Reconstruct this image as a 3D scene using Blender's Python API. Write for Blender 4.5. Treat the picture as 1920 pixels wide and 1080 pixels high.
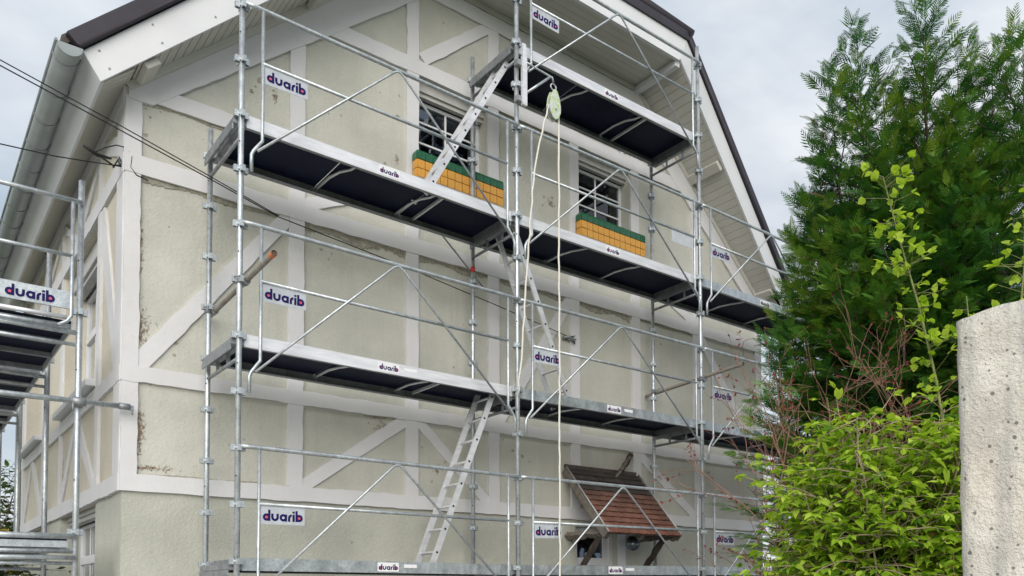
import bpy, bmesh, math, random
import numpy as np
from mathutils import Vector, Matrix

random.seed(7)
rng = np.random.default_rng(11)
for o in list(bpy.data.objects):
    bpy.data.objects.remove(o)
scene = bpy.context.scene
COL = scene.collection
R = math.radians

# ------------------------------------------------------------------ camera
cd = bpy.data.cameras.new('camera')
cam = bpy.data.objects.new('camera', cd)
COL.objects.link(cam)
scene.camera = cam
yaw, pitch, roll = R(41.51), R(2.38), R(-0.49)
fw = Vector((math.sin(yaw) * math.cos(pitch), math.cos(yaw) * math.cos(pitch), math.sin(pitch)))
rt = Vector((math.cos(yaw), -math.sin(yaw), 0))
up = rt.cross(fw)
rt2 = rt * math.cos(roll) + up * math.sin(roll)
up2 = up * math.cos(roll) - rt * math.sin(roll)
m = Matrix(((rt2.x, up2.x, -fw.x, -2.287), (rt2.y, up2.y, -fw.y, -7.643), (rt2.z, up2.z, -fw.z, 1.714), (0, 0, 0, 1)))
cam.matrix_world = m
cd.sensor_fit = 'HORIZONTAL'
cd.sensor_width = 36
cd.lens = 1551.5 / 1920 * 36
cd.shift_x = (960 - 1161.5) / 1920
cd.shift_y = (1043.2 - 540) / 1920
cd.clip_start = 0.05
cd.clip_end = 2000

# ------------------------------------------------------------------ sky, sun, exposure
SUN_EL, SUN_AZ = R(28), R(219)          # azimuth clockwise from +y (the sun stands behind the camera, to its left)
w = bpy.data.worlds.new('World')
scene.world = w
w.use_nodes = True
nt = w.node_tree
nt.nodes.clear()
out = nt.nodes.new('ShaderNodeOutputWorld')
bg = nt.nodes.new('ShaderNodeBackground')
sky = nt.nodes.new('ShaderNodeTexSky')
sky.sky_type = 'NISHITA'
sky.sun_disc = False
sky.sun_elevation = SUN_EL
sky.sun_rotation = SUN_AZ
sky.air_density = 1.0
sky.dust_density = 3.0
sky.ozone_density = 1.5
scl = nt.nodes.new('ShaderNodeVectorMath'); scl.operation = 'SCALE'
scl.inputs['Scale'].default_value = 0.085
nt.links.new(sky.outputs[0], scl.inputs[0])
tc = nt.nodes.new('ShaderNodeTexCoord')
mp = nt.nodes.new('ShaderNodeMapping')
mp.inputs['Scale'].default_value = (1, 1, 2.2)
mp.inputs['Location'].default_value = (0.35, 0.1, 0.2)
nt.links.new(tc.outputs['Generated'], mp.inputs[0])
nz = nt.nodes.new('ShaderNodeTexNoise')
nz.inputs['Scale'].default_value = 2.1
nz.inputs['Detail'].default_value = 7
nz.inputs['Roughness'].default_value = 0.55
nz.inputs['Distortion'].default_value = 0.5
nt.links.new(mp.outputs[0], nz.inputs[0])
cr = nt.nodes.new('ShaderNodeValToRGB')
cr.color_ramp.elements[0].position = 0.30
cr.color_ramp.elements[0].color = (0.52, 0.52, 0.52, 1)
cr.color_ramp.elements[1].position = 0.66
cr.color_ramp.elements[1].color = (1, 1, 1, 1)
nt.links.new(nz.outputs[0], cr.inputs[0])
nz2 = nt.nodes.new('ShaderNodeTexNoise')
nz2.inputs['Scale'].default_value = 3.3
nz2.inputs['Detail'].default_value = 5
nt.links.new(mp.outputs[0], nz2.inputs[0])
cr2 = nt.nodes.new('ShaderNodeValToRGB')
cr2.color_ramp.elements[0].position = 0.35
cr2.color_ramp.elements[0].color = (0.47, 0.545, 0.63, 1)
cr2.color_ramp.elements[1].position = 0.62
cr2.color_ramp.elements[1].color = (0.75, 0.775, 0.805, 1)
nt.links.new(nz2.outputs[0], cr2.inputs[0])
mx = nt.nodes.new('ShaderNodeMix'); mx.data_type = 'RGBA'
nt.links.new(cr.outputs[0], mx.inputs[0])
nt.links.new(scl.outputs[0], mx.inputs[6])
nt.links.new(cr2.outputs[0], mx.inputs[7])
nt.links.new(mx.outputs[2], bg.inputs[0])
bg.inputs[1].default_value = 0.64
nt.links.new(bg.outputs[0], out.inputs[0])

sd = bpy.data.lights.new('sun', 'SUN')
sd.energy = 1.4
sd.angle = R(60)
sd.color = (1.0, 0.96, 0.90)
sun = bpy.data.objects.new('sun', sd)
COL.objects.link(sun)
sdir = Vector((math.sin(SUN_AZ) * math.cos(SUN_EL), math.cos(SUN_AZ) * math.cos(SUN_EL), math.sin(SUN_EL)))
sun.rotation_euler = sdir.to_track_quat('Z', 'Y').to_euler()
sun.location = sdir * 40

scene.view_settings.view_transform = 'Standard'
scene.view_settings.look = 'None'
scene.view_settings.gamma = 1
scene.view_settings.exposure = 0.98
scene.render.engine = 'CYCLES'

# ------------------------------------------------------------------ materials
MATS = {}
def new_mat(name):
    mt = bpy.data.materials.new(name)
    mt.use_nodes = True
    MATS[name] = mt
    return mt, mt.node_tree, mt.node_tree.nodes['Principled BSDF']
def N(t, kind, **kw):
    n = t.nodes.new(kind)
    for k, v in kw.items():
        if k in n.inputs: n.inputs[k].default_value = v
        else: setattr(n, k, v)
    return n
def ramp(t, src, stops):
    n = t.nodes.new('ShaderNodeValToRGB')
    el = n.color_ramp.elements
    while len(el) < len(stops): el.new(0.5)
    for e, (p, c) in zip(el, stops):
        e.position = p
        e.color = (*c, 1) if len(c) == 3 else c
    t.links.new(src, n.inputs[0])
    return n
def mixc(t, fac, a, b, mode='MIX'):
    n = t.nodes.new('ShaderNodeMix'); n.data_type = 'RGBA'; n.blend_type = mode
    for i, s in ((0, fac), (6, a), (7, b)):
        if hasattr(s, 'links'): t.links.new(s, n.inputs[i])
        else: n.inputs[i].default_value = s if i == 0 else (*s, 1)
    return n.outputs[2]
def mth(t, op, a, b=None, c=None):
    n = t.nodes.new('ShaderNodeMath'); n.operation = op
    for i, s in enumerate((a, b, c)):
        if s is None: continue
        if hasattr(s, 'links'): t.links.new(s, n.inputs[i])
        else: n.inputs[i].default_value = s
    return n.outputs[0]
def noise(t, scale, detail=4, rough=0.55, coord='Object', dist=0.0, mapscale=None, dim=None):
    c = N(t, 'ShaderNodeTexCoord')
    src = c.outputs[coord]
    if mapscale:
        mm = N(t, 'ShaderNodeMapping'); mm.inputs['Scale'].default_value = mapscale
        t.links.new(src, mm.inputs[0]); src = mm.outputs[0]
    n = N(t, 'ShaderNodeTexNoise', Scale=scale, Detail=detail, Roughness=rough, Distortion=dist)
    t.links.new(src, n.inputs['Vector'])
    return n.outputs[0]
def bump(t, bsdf, h, strength=0.3, dist=0.01, prev=None):
    b = N(t, 'ShaderNodeBump', Strength=strength, Distance=dist)
    t.links.new(h, b.inputs['Height'])
    if prev is not None: t.links.new(prev, b.inputs['Normal'])
    t.links.new(b.outputs[0], bsdf.inputs['Normal'])
    return b.outputs[0]

def simple(name, col, rough=0.6, metal=0.0, var=0.15, scale=6, bs=0.0, bscale=40, bdist=0.004, spec=None, mapscale=None):
    mt, t, b = new_mat(name)
    h = noise(t, scale, 5, 0.6, mapscale=mapscale)
    lo = tuple(max(0, c * (1 - var)) for c in col); hi = tuple(min(1, c * (1 + var)) for c in col)
    r = ramp(t, h, [(0.3, lo), (0.7, hi)])
    t.links.new(r.outputs[0], b.inputs['Base Color'])
    b.inputs['Roughness'].default_value = rough
    b.inputs['Metallic'].default_value = metal
    if spec is not None: b.inputs['Specular IOR Level'].default_value = spec
    if bs: bump(t, b, noise(t, bscale, 3), bs, bdist)
    return mt

def stucco(name, base, spots=(), rough_scale=26, bs=0.5, bd=0.012, crumble=True):
    mt, t, b = new_mat(name)
    big = noise(t, 1.1, 5, 0.6)
    lo = tuple(c * 0.80 for c in base); hi = tuple(min(1, c * 1.10) for c in base)
    col = ramp(t, big, [(0.32, lo), (0.68, hi)]).outputs[0]
    # vertical rain streaks
    st = noise(t, 3.0, 4, 0.6, mapscale=(4.0, 4.0, 0.25))
    col = mixc(t, mth(t, 'MULTIPLY', ramp(t, st, [(0.52, (0, 0, 0)), (0.75, (1, 1, 1))]).outputs[0], 0.28), col, tuple(c * 0.72 for c in base))
    fine = noise(t, 55, 3, 0.6)
    col = mixc(t, 0.22, col, ramp(t, fine, [(0.35, tuple(c * 0.7 for c in base)), (0.65, hi)]).outputs[0])
    # pale scraped patches
    sc_ = noise(t, 2.6, 6, 0.65, dist=0.8)
    col = mixc(t, mth(t, 'MULTIPLY', ramp(t, sc_, [(0.66, (0, 0, 0)), (0.70, (1, 1, 1))]).outputs[0], 0.35), col, (0.62, 0.61, 0.56))
    # brown, crumbled patches where the render has come away
    if spots:
        tcn = N(t, 'ShaderNodeTexCoord')
        acc = None
        for (p, sx, sz) in spots:
            sub = N(t, 'ShaderNodeVectorMath', operation='SUBTRACT'); sub.inputs[1].default_value = p
            t.links.new(tcn.outputs['Object'], sub.inputs[0])
            ml = N(t, 'ShaderNodeVectorMath', operation='MULTIPLY'); ml.inputs[1].default_value = (1 / sx, 1 / sx, 1 / sz)
            t.links.new(sub.outputs[0], ml.inputs[0])
            ln = N(t, 'ShaderNodeVectorMath', operation='LENGTH'); t.links.new(ml.outputs[0], ln.inputs[0])
            v = mth(t, 'SUBTRACT', 1.0, ln.outputs['Value'])
            acc = v if acc is None else mth(t, 'MAXIMUM', acc, v)
        nn = noise(t, 22, 5, 0.7, dist=1.2)
        msk = mth(t, 'ADD', mth(t, 'MULTIPLY', acc, 0.27), nn)
        mk = ramp(t, msk, [(0.68, (0, 0, 0)), (0.75, (1, 1, 1))]).outputs[0]
        brown = ramp(t, noise(t, 40, 4, 0.7), [(0.3, (0.13, 0.085, 0.055)), (0.55, (0.30, 0.22, 0.15)), (0.75, (0.50, 0.46, 0.38))]).outputs[0]
        col = mixc(t, mk, col, brown)
        b1 = bump(t, b, mk, 0.6, -0.012)
    else:
        b1 = None
    vo = N(t, 'ShaderNodeTexVoronoi', Scale=7.0)
    tcv = N(t, 'ShaderNodeTexCoord'); t.links.new(tcv.outputs['Object'], vo.inputs['Vector'])
    sv_ = N(t, 'ShaderNodeSeparateColor'); t.links.new(vo.outputs['Color'], sv_.inputs[0])
    pk = mth(t, 'LESS_THAN', vo.outputs['Distance'], mth(t, 'MULTIPLY', mth(t, 'MAXIMUM', mth(t, 'SUBTRACT', sv_.outputs[0], 0.72), 0.0), 0.42))
    col = mixc(t, mth(t, 'MULTIPLY', pk, 0.55), col, tuple(c * 0.42 for c in base))
    t.links.new(col, b.inputs['Base Color'])
    b.inputs['Roughness'].default_value = 0.93
    b.inputs['Specular IOR Level'].default_value = 0.2
    h = mth(t, 'ADD', noise(t, rough_scale, 4, 0.6, dist=0.5), mth(t, 'MULTIPLY', noise(t, 4, 3), 1.2))
    bump(t, b, h, bs, bd, b1)
    return mt

WALLC = (0.55, 0.545, 0.48)
stucco('front_stucco', WALLC, spots=[((-0.53, 1.2, 3.25), 0.10, 0.42), ((-0.53, 1.2, 4.25), 0.16, 0.38), ((-0.55, 1.2, 5.05), 0.06, 0.5),
    ((2.0, 1.2, 3.62), 0.30, 0.10), ((2.62, 1.2, 3.2), 0.10, 0.12), ((4.35, 1.2, 6.98), 0.12, 0.10), ((-0.5, 1.2, 2.92), 0.7, 0.05),
    ((2.1, 1.2, 6.8), 0.06, 0.12), ((0.7, 1.2, 7.0), 0.06, 0.12), ((8.5, 1.2, 4.6), 0.06, 1.2), ((4.6, 1.2, 2.3), 0.1, 0.4)])
stucco('side_stucco', (0.63, 0.585, 0.485), spots=[((-0.66, 2.5, 3.2), 0.09, 0.5), ((-0.66, 4.72, 3.2), 0.1, 0.6), ((-0.66, 2.32, 4.6), 0.06, 0.9)], bs=0.25, bd=0.008)
stucco('base_stucco', (0.485, 0.488, 0.425), rough_scale=34, bs=0.55, bd=0.014)
def paint_band(name, base):
    mt, t, b = new_mat(name)
    col = ramp(t, noise(t, 1.6, 5, 0.6), [(0.3, tuple(c * 0.90 for c in base)), (0.7, base)]).outputs[0]
    dirt = ramp(t, noise(t, 9, 6, 0.7, dist=0.6), [(0.60, (0, 0, 0)), (0.78, (1, 1, 1))]).outputs[0]
    col = mixc(t, mth(t, 'MULTIPLY', dirt, 0.22), col, (0.42, 0.40, 0.36))
    t.links.new(col, b.inputs['Base Color'])
    b.inputs['Roughness'].default_value = 0.8
    b.inputs['Specular IOR Level'].default_value = 0.3
    bump(t, b, mth(t, 'ADD', noise(t, 30, 4), mth(t, 'MULTIPLY', noise(t, 5, 3), 1.5)), 0.35, 0.007)
paint_band('band_paint', (0.69, 0.685, 0.69))
simple('crumbled_render', (0.33, 0.31, 0.25), 0.95, var=0.35, scale=18, bs=0.9, bscale=45, bdist=0.012)
simple('trim_white', (0.68, 0.69, 0.71), 0.5, var=0.06, scale=1.5)
simple('soffit_grey', (0.56, 0.55, 0.50), 0.6, var=0.08, scale=1.2)
simple('roof_brown', (0.034, 0.029, 0.040), 0.6, var=0.25, scale=3)
simple('roof_tile_dark', (0.075, 0.06, 0.055), 0.8, var=0.3, scale=8, bs=0.4)
def galv(name, base, rough=0.42, metal=0.75):
    mt, t, b = new_mat(name)
    v = N(t, 'ShaderNodeTexVoronoi', Scale=70.0)
    c = N(t, 'ShaderNodeTexCoord'); t.links.new(c.outputs['Object'], v.inputs['Vector'])
    sp = N(t, 'ShaderNodeSeparateColor'); t.links.new(v.outputs['Color'], sp.inputs[0])
    a = ramp(t, sp.outputs[0], [(0.0, tuple(x * 0.86 for x in base)), (1.0, tuple(min(1, x * 1.08) for x in base))]).outputs[0]
    st = ramp(t, noise(t, 11, 6, 0.7, mapscale=(1, 1, 0.5)), [(0.40, (1, 1, 1)), (0.62, (0.72, 0.73, 0.74))]).outputs[0]
    a = mixc(t, 1.0, a, st, 'MULTIPLY')
    dk = ramp(t, noise(t, 26, 5, 0.75, dist=1.0), [(0.66, (0, 0, 0)), (0.74, (1, 1, 1))]).outputs[0]
    a = mixc(t, mth(t, 'MULTIPLY', dk, 0.6), a, (0.13, 0.12, 0.11))
    wt = ramp(t, noise(t, 19, 5, 0.75, dist=0.5), [(0.68, (0, 0, 0)), (0.76, (1, 1, 1))]).outputs[0]
    a = mixc(t, mth(t, 'MULTIPLY', wt, 0.5), a, (0.75, 0.75, 0.74))
    t.links.new(a, b.inputs['Base Color'])
    b.inputs['Metallic'].default_value = metal
    t.links.new(ramp(t, noise(t, 14, 4), [(0.3, (rough - 0.08,) * 3), (0.7, (rough + 0.14,) * 3)]).outputs[0], b.inputs['Roughness'])
    bump(t, b, noise(t, 60, 3), 0.12, 0.002)
galv('galvanised', (0.60, 0.64, 0.66))
galv('galvanised_dark', (0.36, 0.38, 0.40), 0.5, 0.6)
simple('zinc', (0.285, 0.315, 0.32), 0.45, 0.35, var=0.14, scale=2.5)
simple('aluminium', (0.78, 0.78, 0.80), 0.42, 0.55, var=0.10, scale=10, mapscale=(0.4, 3, 3), bs=0.08)
simple('deck_edge', (0.76, 0.765, 0.79), 0.46, 0.45, var=0.14, scale=7, mapscale=(0.5, 2, 4), bs=0.1)
def ply():
    mt, t, b = new_mat('plywood_navy')
    col = ramp(t, noise(t, 3, 5, 0.6), [(0.3, (0.004, 0.007, 0.024)), (0.7, (0.009, 0.014, 0.042))]).outputs[0]
    sp_ = ramp(t, noise(t, 38, 4, 0.75, dist=0.6), [(0.70, (0, 0, 0)), (0.73, (1, 1, 1))]).outputs[0]
    col = mixc(t, mth(t, 'MULTIPLY', sp_, 0.35), col, (0.22, 0.22, 0.22))
    wr = ramp(t, noise(t, 5, 6, 0.7, mapscale=(0.6, 6, 1)), [(0.55, (0, 0, 0)), (0.75, (1, 1, 1))]).outputs[0]
    col = mixc(t, mth(t, 'MULTIPLY', wr, 0.25), col, (0.05, 0.055, 0.07))
    t.links.new(col, b.inputs['Base Color']); b.inputs['Roughness'].default_value = 0.55; b.inputs['Specular IOR Level'].default_value = 0.15
ply()
simple('ladder_dark', (0.02, 0.02, 0.02), 0.7)
simple('sign_white', (0.46, 0.49, 0.53), 0.45, var=0.12, scale=14)
simple('sticker_white', (0.78, 0.78, 0.80), 0.45, var=0.08, scale=14)
simple('sign_blue', (0.012, 0.005, 0.085), 0.6, var=0.05, spec=0.2)
simple('sign_red', (0.60, 0.09, 0.13), 0.45, var=0.05)
simple('orange_paint', (0.62, 0.17, 0.05), 0.6, var=0.3, scale=30)
simple('red_tape', (0.60, 0.04, 0.04), 0.5)
simple('tube_grey', (0.30, 0.27, 0.23), 0.6, 0.3, var=0.25, scale=14)
simple('tube_inside', (0.10, 0.07, 0.05), 0.8)
simple('rope_cream', (0.72, 0.70, 0.63), 0.9, var=0.12, scale=60, bs=0.8, bscale=160, bdist=0.006, mapscale=(1, 1, 0.4))
simple('cable_black', (0.012, 0.012, 0.012), 0.5)
simple('old_wood', (0.060, 0.046, 0.036), 0.85, var=0.5, scale=12, bs=0.7, bscale=30, bdist=0.01, mapscale=(1, 1, 0.3))
simple('grey_wood', (0.16, 0.14, 0.12), 0.85, var=0.4, scale=14, bs=0.6, bscale=40, bdist=0.006)
simple('mortar', (0.17, 0.13, 0.085), 0.95, var=0.2, scale=20, bs=0.5)
simple('sill_stone', (0.40, 0.37, 0.31), 0.9, var=0.15, scale=10, bs=0.4)
simple('green_glaze', (0.018, 0.115, 0.055), 0.28, var=0.45, scale=16, bs=0.3, bscale=25)
simple('yellow_glaze', (0.66, 0.33, 0.055), 0.38, var=0.20, scale=13, bs=0.3, bscale=22)
simple('pvc_white', (0.74, 0.75, 0.77), 0.35, var=0.04)
simple('shutter_grey', (0.50, 0.49, 0.47), 0.6, var=0.06)
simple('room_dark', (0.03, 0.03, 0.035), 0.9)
simple('curtain', (0.55, 0.56, 0.62), 0.9, var=0.1)
simple('lamp_globe', (0.22, 0.26, 0.30), 0.12, 0.5, var=0.1)
simple('lamp_black', (0.012, 0.012, 0.014), 0.3)
simple('lead_flashing', (0.42, 0.42, 0.42), 0.5, 0.3, var=0.2)
def glass():
    mt, t, b = new_mat('window_glass')
    b.inputs['Base Color'].default_value = (0.75, 0.78, 0.82, 1)
    b.inputs['Roughness'].default_value = 0.02
    b.inputs['IOR'].default_value = 1.5
    gl = N(t, 'ShaderNodeBsdfGlossy', Roughness=0.03); gl.inputs['Color'].default_value = (0.9, 0.92, 0.95, 1)
    tr = N(t, 'ShaderNodeBsdfTransparent'); tr.inputs['Color'].default_value = (0.55, 0.60, 0.66, 1)
    fr = N(t, 'ShaderNodeFresnel', IOR=1.5)
    mxs = N(t, 'ShaderNodeMixShader')
    t.links.new(mth(t, 'MINIMUM', mth(t, 'MULTIPLY', fr.outputs[0], 1.9), 1.0), mxs.inputs[0])
    t.links.new(tr.outputs[0], mxs.inputs[1]); t.links.new(gl.outputs[0], mxs.inputs[2])
    t.links.new(mxs.outputs[0], t.nodes['Material Output'].inputs['Surface'])
glass()
def pulley_mat():
    mt, t, b = new_mat('pulley_shell')
    r = ramp(t, noise(t, 14, 3, 0.5, dist=1.0), [(0.36, (0.60, 0.63, 0.62)), (0.44, (0.66, 0.70, 0.66)), (0.50, (0.46, 0.60, 0.16)), (0.56, (0.62, 0.66, 0.62)), (0.70, (0.40, 0.42, 0.45))])
    t.links.new(r.outputs[0], b.inputs['Base Color'])
    b.inputs['Roughness'].default_value = 0.3
    b.inputs['Metallic'].default_value = 0.2
pulley_mat()
def tile_mat():
    mt, t, b = new_mat('clay_tile')
    oi = N(t, 'ShaderNodeObjectInfo')
    base = mixc(t, 1.0, oi.outputs['Color'], ramp(t, noise(t, 30, 5, 0.7), [(0.3, (0.55, 0.55, 0.55)), (0.7, (1.25, 1.2, 1.15))]).outputs[0], 'MULTIPLY')
    base = mixc(t, mth(t, 'MULTIPLY', ramp(t, noise(t, 18, 6, 0.7, dist=1), [(0.6, (0, 0, 0)), (0.7, (1, 1, 1))]).outputs[0], 0.35), base, (0.05, 0.05, 0.035))
    t.links.new(base, b.inputs['Base Color'])
    b.inputs['Roughness'].default_value = 0.85
    bump(t, b, noise(t, 50, 4), 0.5, 0.006)
tile_mat()
def concrete():
    mt, t, b = new_mat('rough_concrete')
    col = ramp(t, noise(t, 3.5, 6, 0.65), [(0.3, (0.52, 0.49, 0.43)), (0.48, (0.69, 0.66, 0.58)), (0.68, (0.80, 0.77, 0.69))]).outputs[0]
    stn = ramp(t, noise(t, 4, 5, 0.6, mapscale=(3, 3, 0.35)), [(0.47, (0, 0, 0)), (0.66, (1, 1, 1))]).outputs[0]
    col = mixc(t, mth(t, 'MULTIPLY', stn, 0.8), col, (0.40, 0.395, 0.38))
    pink = ramp(t, noise(t, 2.2, 3), [(0.5, (0, 0, 0)), (0.7, (1, 1, 1))]).outputs[0]
    col = mixc(t, mth(t, 'MULTIPLY', pink, 0.25), col, (0.66, 0.52, 0.42))
    fine = noise(t, 120, 3, 0.7)
    col = mixc(t, mth(t, 'MULTIPLY', ramp(t, fine, [(0.56, (0, 0, 0)), (0.68, (1, 1, 1))]).outputs[0], 0.55), col, (0.28, 0.25, 0.21))
    v = N(t, 'ShaderNodeTexVoronoi', Scale=42.0); v.feature = 'F1'
    c = N(t, 'ShaderNodeTexCoord'); t.links.new(c.outputs['Object'], v.inputs['Vector'])
    sp = N(t, 'ShaderNodeSeparateColor'); t.links.new(v.outputs['Color'], sp.inputs[0])
    rad = mth(t, 'MULTIPLY', mth(t, 'MAXIMUM', mth(t, 'SUBTRACT', sp.outputs[0], 0.50), 0.0), 0.60)
    pit = mth(t, 'LESS_THAN', v.outputs['Distance'], rad)
    col = mixc(t, mth(t, 'MULTIPLY', pit, 0.75), col, (0.10, 0.09, 0.08))
    t.links.new(col, b.inputs['Base Color'])
    b.inputs['Roughness'].default_value = 0.95
    n1 = bump(t, b, pit, 1.0, -0.012)
    bump(t, b, mth(t, 'ADD', noise(t, 14, 6, 0.7), mth(t, 'MULTIPLY', noise(t, 90, 3, 0.7), 0.5)), 1.0, 0.022, n1)
concrete()
def leaf_mat(name, stops, trans=0.25, rough=0.5):
    mt, t, b = new_mat(name)
    at = N(t, 'ShaderNodeAttribute', attribute_name='tint')
    r = ramp(t, at.outputs['Fac'], stops)
    t.links.new(r.outputs[0], b.inputs['Base Color'])
    b.inputs['Roughness'].default_value = rough
    b.inputs['Specular IOR Level'].default_value = 0.3
    if trans:
        tl = N(t, 'ShaderNodeBsdfTranslucent')
        t.links.new(mixc(t, 1.0, r.outputs[0], (1.3, 1.3, 0.7), 'MULTIPLY'), tl.inputs['Color'])
        mxs = N(t, 'ShaderNodeMixShader'); mxs.inputs[0].default_value = trans
        t.links.new(b.outputs[0], mxs.inputs[1]); t.links.new(tl.outputs[0], mxs.inputs[2])
        t.links.new(mxs.outputs[0], t.nodes['Material Output'].inputs['Surface'])
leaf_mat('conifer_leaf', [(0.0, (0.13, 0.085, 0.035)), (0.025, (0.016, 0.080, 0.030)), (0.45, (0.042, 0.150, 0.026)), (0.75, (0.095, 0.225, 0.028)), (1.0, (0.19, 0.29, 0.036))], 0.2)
leaf_mat('bright_leaf', [(0.0, (0.22, 0.14, 0.03)), (0.03, (0.08, 0.20, 0.018)), (0.5, (0.31, 0.48, 0.03)), (1.0, (0.54, 0.68, 0.10))], 0.45)
leaf_mat('red_leaf', [(0.0, (0.11, 0.015, 0.025)), (0.6, (0.22, 0.035, 0.05)), (1.0, (0.24, 0.09, 0.05))], 0.2)
leaf_mat('dark_leaf', [(0.0, (0.02, 0.06, 0.015)), (0.6, (0.06, 0.12, 0.02)), (0.95, (0.12, 0.18, 0.03)), (1.0, (0.45, 0.30, 0.02))], 0.25)
simple('bark', (0.085, 0.06, 0.045), 0.9, var=0.4, scale=14, bs=0.6)
simple('twig_pale', (0.33, 0.26, 0.17), 0.8, var=0.3, scale=14)
simple('twig_red', (0.24, 0.135, 0.095), 0.8, var=0.4, scale=8)
simple('twig_green', (0.17, 0.19, 0.06), 0.7, var=0.3, scale=10)
simple('ground_grass', (0.11, 0.14, 0.06), 0.95, var=0.5, scale=2.5, bs=0.8, bscale=30, bdist=0.03)
simple('asphalt', (0.055, 0.055, 0.057), 0.9, var=0.25, scale=9, bs=0.5, bscale=120, bdist=0.004)
simple('bounce_gravel', (0.55, 0.53, 0.49), 0.95, var=0.35, scale=30, bs=0.8, bscale=60, bdist=0.01)  # pale gravel, lightened to bounce more light up at the house
simple('kerb_concrete', (0.40, 0.39, 0.37), 0.9, var=0.15, scale=9, bs=0.3)

# ------------------------------------------------------------------ helpers
def tag(o, label=None, cat=None, group=None, kind=None):
    if label: o['label'] = label
    if cat: o['category'] = cat
    if group: o['group'] = group
    if kind: o['kind'] = kind
    return o
def empty(name, loc=(0, 0, 0), label=None, cat=None, group=None, parent=None):
    o = bpy.data.objects.new(name, None)
    o.empty_display_size = 0.2
    o.location = loc
    COL.objects.link(o)
    if parent: o.parent = parent
    return tag(o, label, cat, group)

class MB:
    def __init__(s): s.v = []; s.f = []; s.sm = []
    def add(s, vs, fs, smooth=False):
        b = len(s.v)
        s.v += [tuple(p) for p in vs]
        for f in fs:
            s.f.append([i + b for i in f]); s.sm.append(smooth)
        return s
    def box(s, x0, x1, y0, y1, z0, z1):
        vs = [(x, y, z) for x in (x0, x1) for y in (y0, y1) for z in (z0, z1)]
        return s.add(vs, [(0, 1, 3, 2), (4, 6, 7, 5), (0, 4, 5, 1), (2, 3, 7, 6), (0, 2, 6, 4), (1, 5, 7, 3)])
    def obox(s, c, ax, ay, az):
        c, ax, ay, az = Vector(c), Vector(ax), Vector(ay), Vector(az)
        vs = [c + ax * i + ay * j + az * k for i in (-1, 1) for j in (-1, 1) for k in (-1, 1)]
        return s.add(vs, [(0, 1, 3, 2), (4, 6, 7, 5), (0, 4, 5, 1), (2, 3, 7, 6), (0, 2, 6, 4), (1, 5, 7, 3)])
    def bar(s, p0, p1, w_, h_, upv=(0, 0, 1)):
        p0, p1 = Vector(p0), Vector(p1)
        d = (p1 - p0); L = d.length; d.normalize()
        u = Vector(upv); sd_ = d.cross(u)
        if sd_.length < 1e-4: sd_ = d.cross(Vector((1, 0, 0)))
        sd_.normalize(); u = sd_.cross(d)
        return s.obox((p0 + p1) / 2, d * L / 2, sd_ * w_ / 2, u * h_ / 2)
    def tube(s, pts, r, seg=10, cap=True):
        pts = [Vector(p) for p in pts]
        n = len(pts)
        rs = r if isinstance(r, (list, tuple)) else [r] * n
        d0 = (pts[1] - pts[0]).normalized()
        a = d0.cross(Vector((0, 0, 1)))
        if a.length < 1e-3: a = d0.cross(Vector((1, 0, 0)))
        a.normalize()
        vs = []
        for i, p in enumerate(pts):
            if i == 0: d = pts[1] - pts[0]
            elif i == n - 1: d = pts[-1] - pts[-2]
            else: d = (pts[i + 1] - pts[i]).normalized() + (pts[i] - pts[i - 1]).normalized()
            d.normalize()
            a = a - d * a.dot(d); a.normalize()
            b = d.cross(a)
            for k in range(seg):
                t = 2 * math.pi * k / seg
                vs.append(p + (a * math.cos(t) + b * math.sin(t)) * rs[i])
        fs = [(i * seg + k, i * seg + (k + 1) % seg, (i + 1) * seg + (k + 1) % seg, (i + 1) * seg + k) for i in range(n - 1) for k in range(seg)]
        s.add(vs, fs, True)
        if cap:
            b = len(s.v) - len(vs)
            s.f.append([b + k for k in range(seg)][::-1]); s.sm.append(False)
            s.f.append([b + (n - 1) * seg + k for k in range(seg)]); s.sm.append(False)
        return s
    def prism(s, pts0, pts1):
        n = len(pts0)
        return s.add(list(pts0) + list(pts1), [tuple(range(n))[::-1], tuple(range(n, 2 * n))] + [(i, (i + 1) % n, n + (i + 1) % n, n + i) for i in range(n)])
    def mesh(s, name, mat, recalc=True):
        me = bpy.data.meshes.new(name)
        me.from_pydata(s.v, [], s.f)
        me.polygons.foreach_set('use_smooth', s.sm)
        if mat: me.materials.append(MATS[mat])
        if recalc:
            bm = bmesh.new(); bm.from_mesh(me)
            bmesh.ops.recalc_face_normals(bm, faces=bm.faces)
            bm.to_mesh(me); bm.free()
        return me
    def build(s, name, mat, parent=None, recalc=True):
        return place(name, s.mesh(name, mat, recalc), parent)
def place(name, me, parent=None, loc=None, rot=None):
    o = bpy.data.objects.new(name, me)
    COL.objects.link(o)
    if parent: o.parent = parent
    if loc is not None: o.location = loc
    if rot is not None: o.rotation_euler = rot
    return o
def bevel(o, wd, seg=2):
    md = o.modifiers.new('bevel', 'BEVEL'); md.width = wd; md.segments = seg; md.limit_method = 'ANGLE'
    return o

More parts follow.
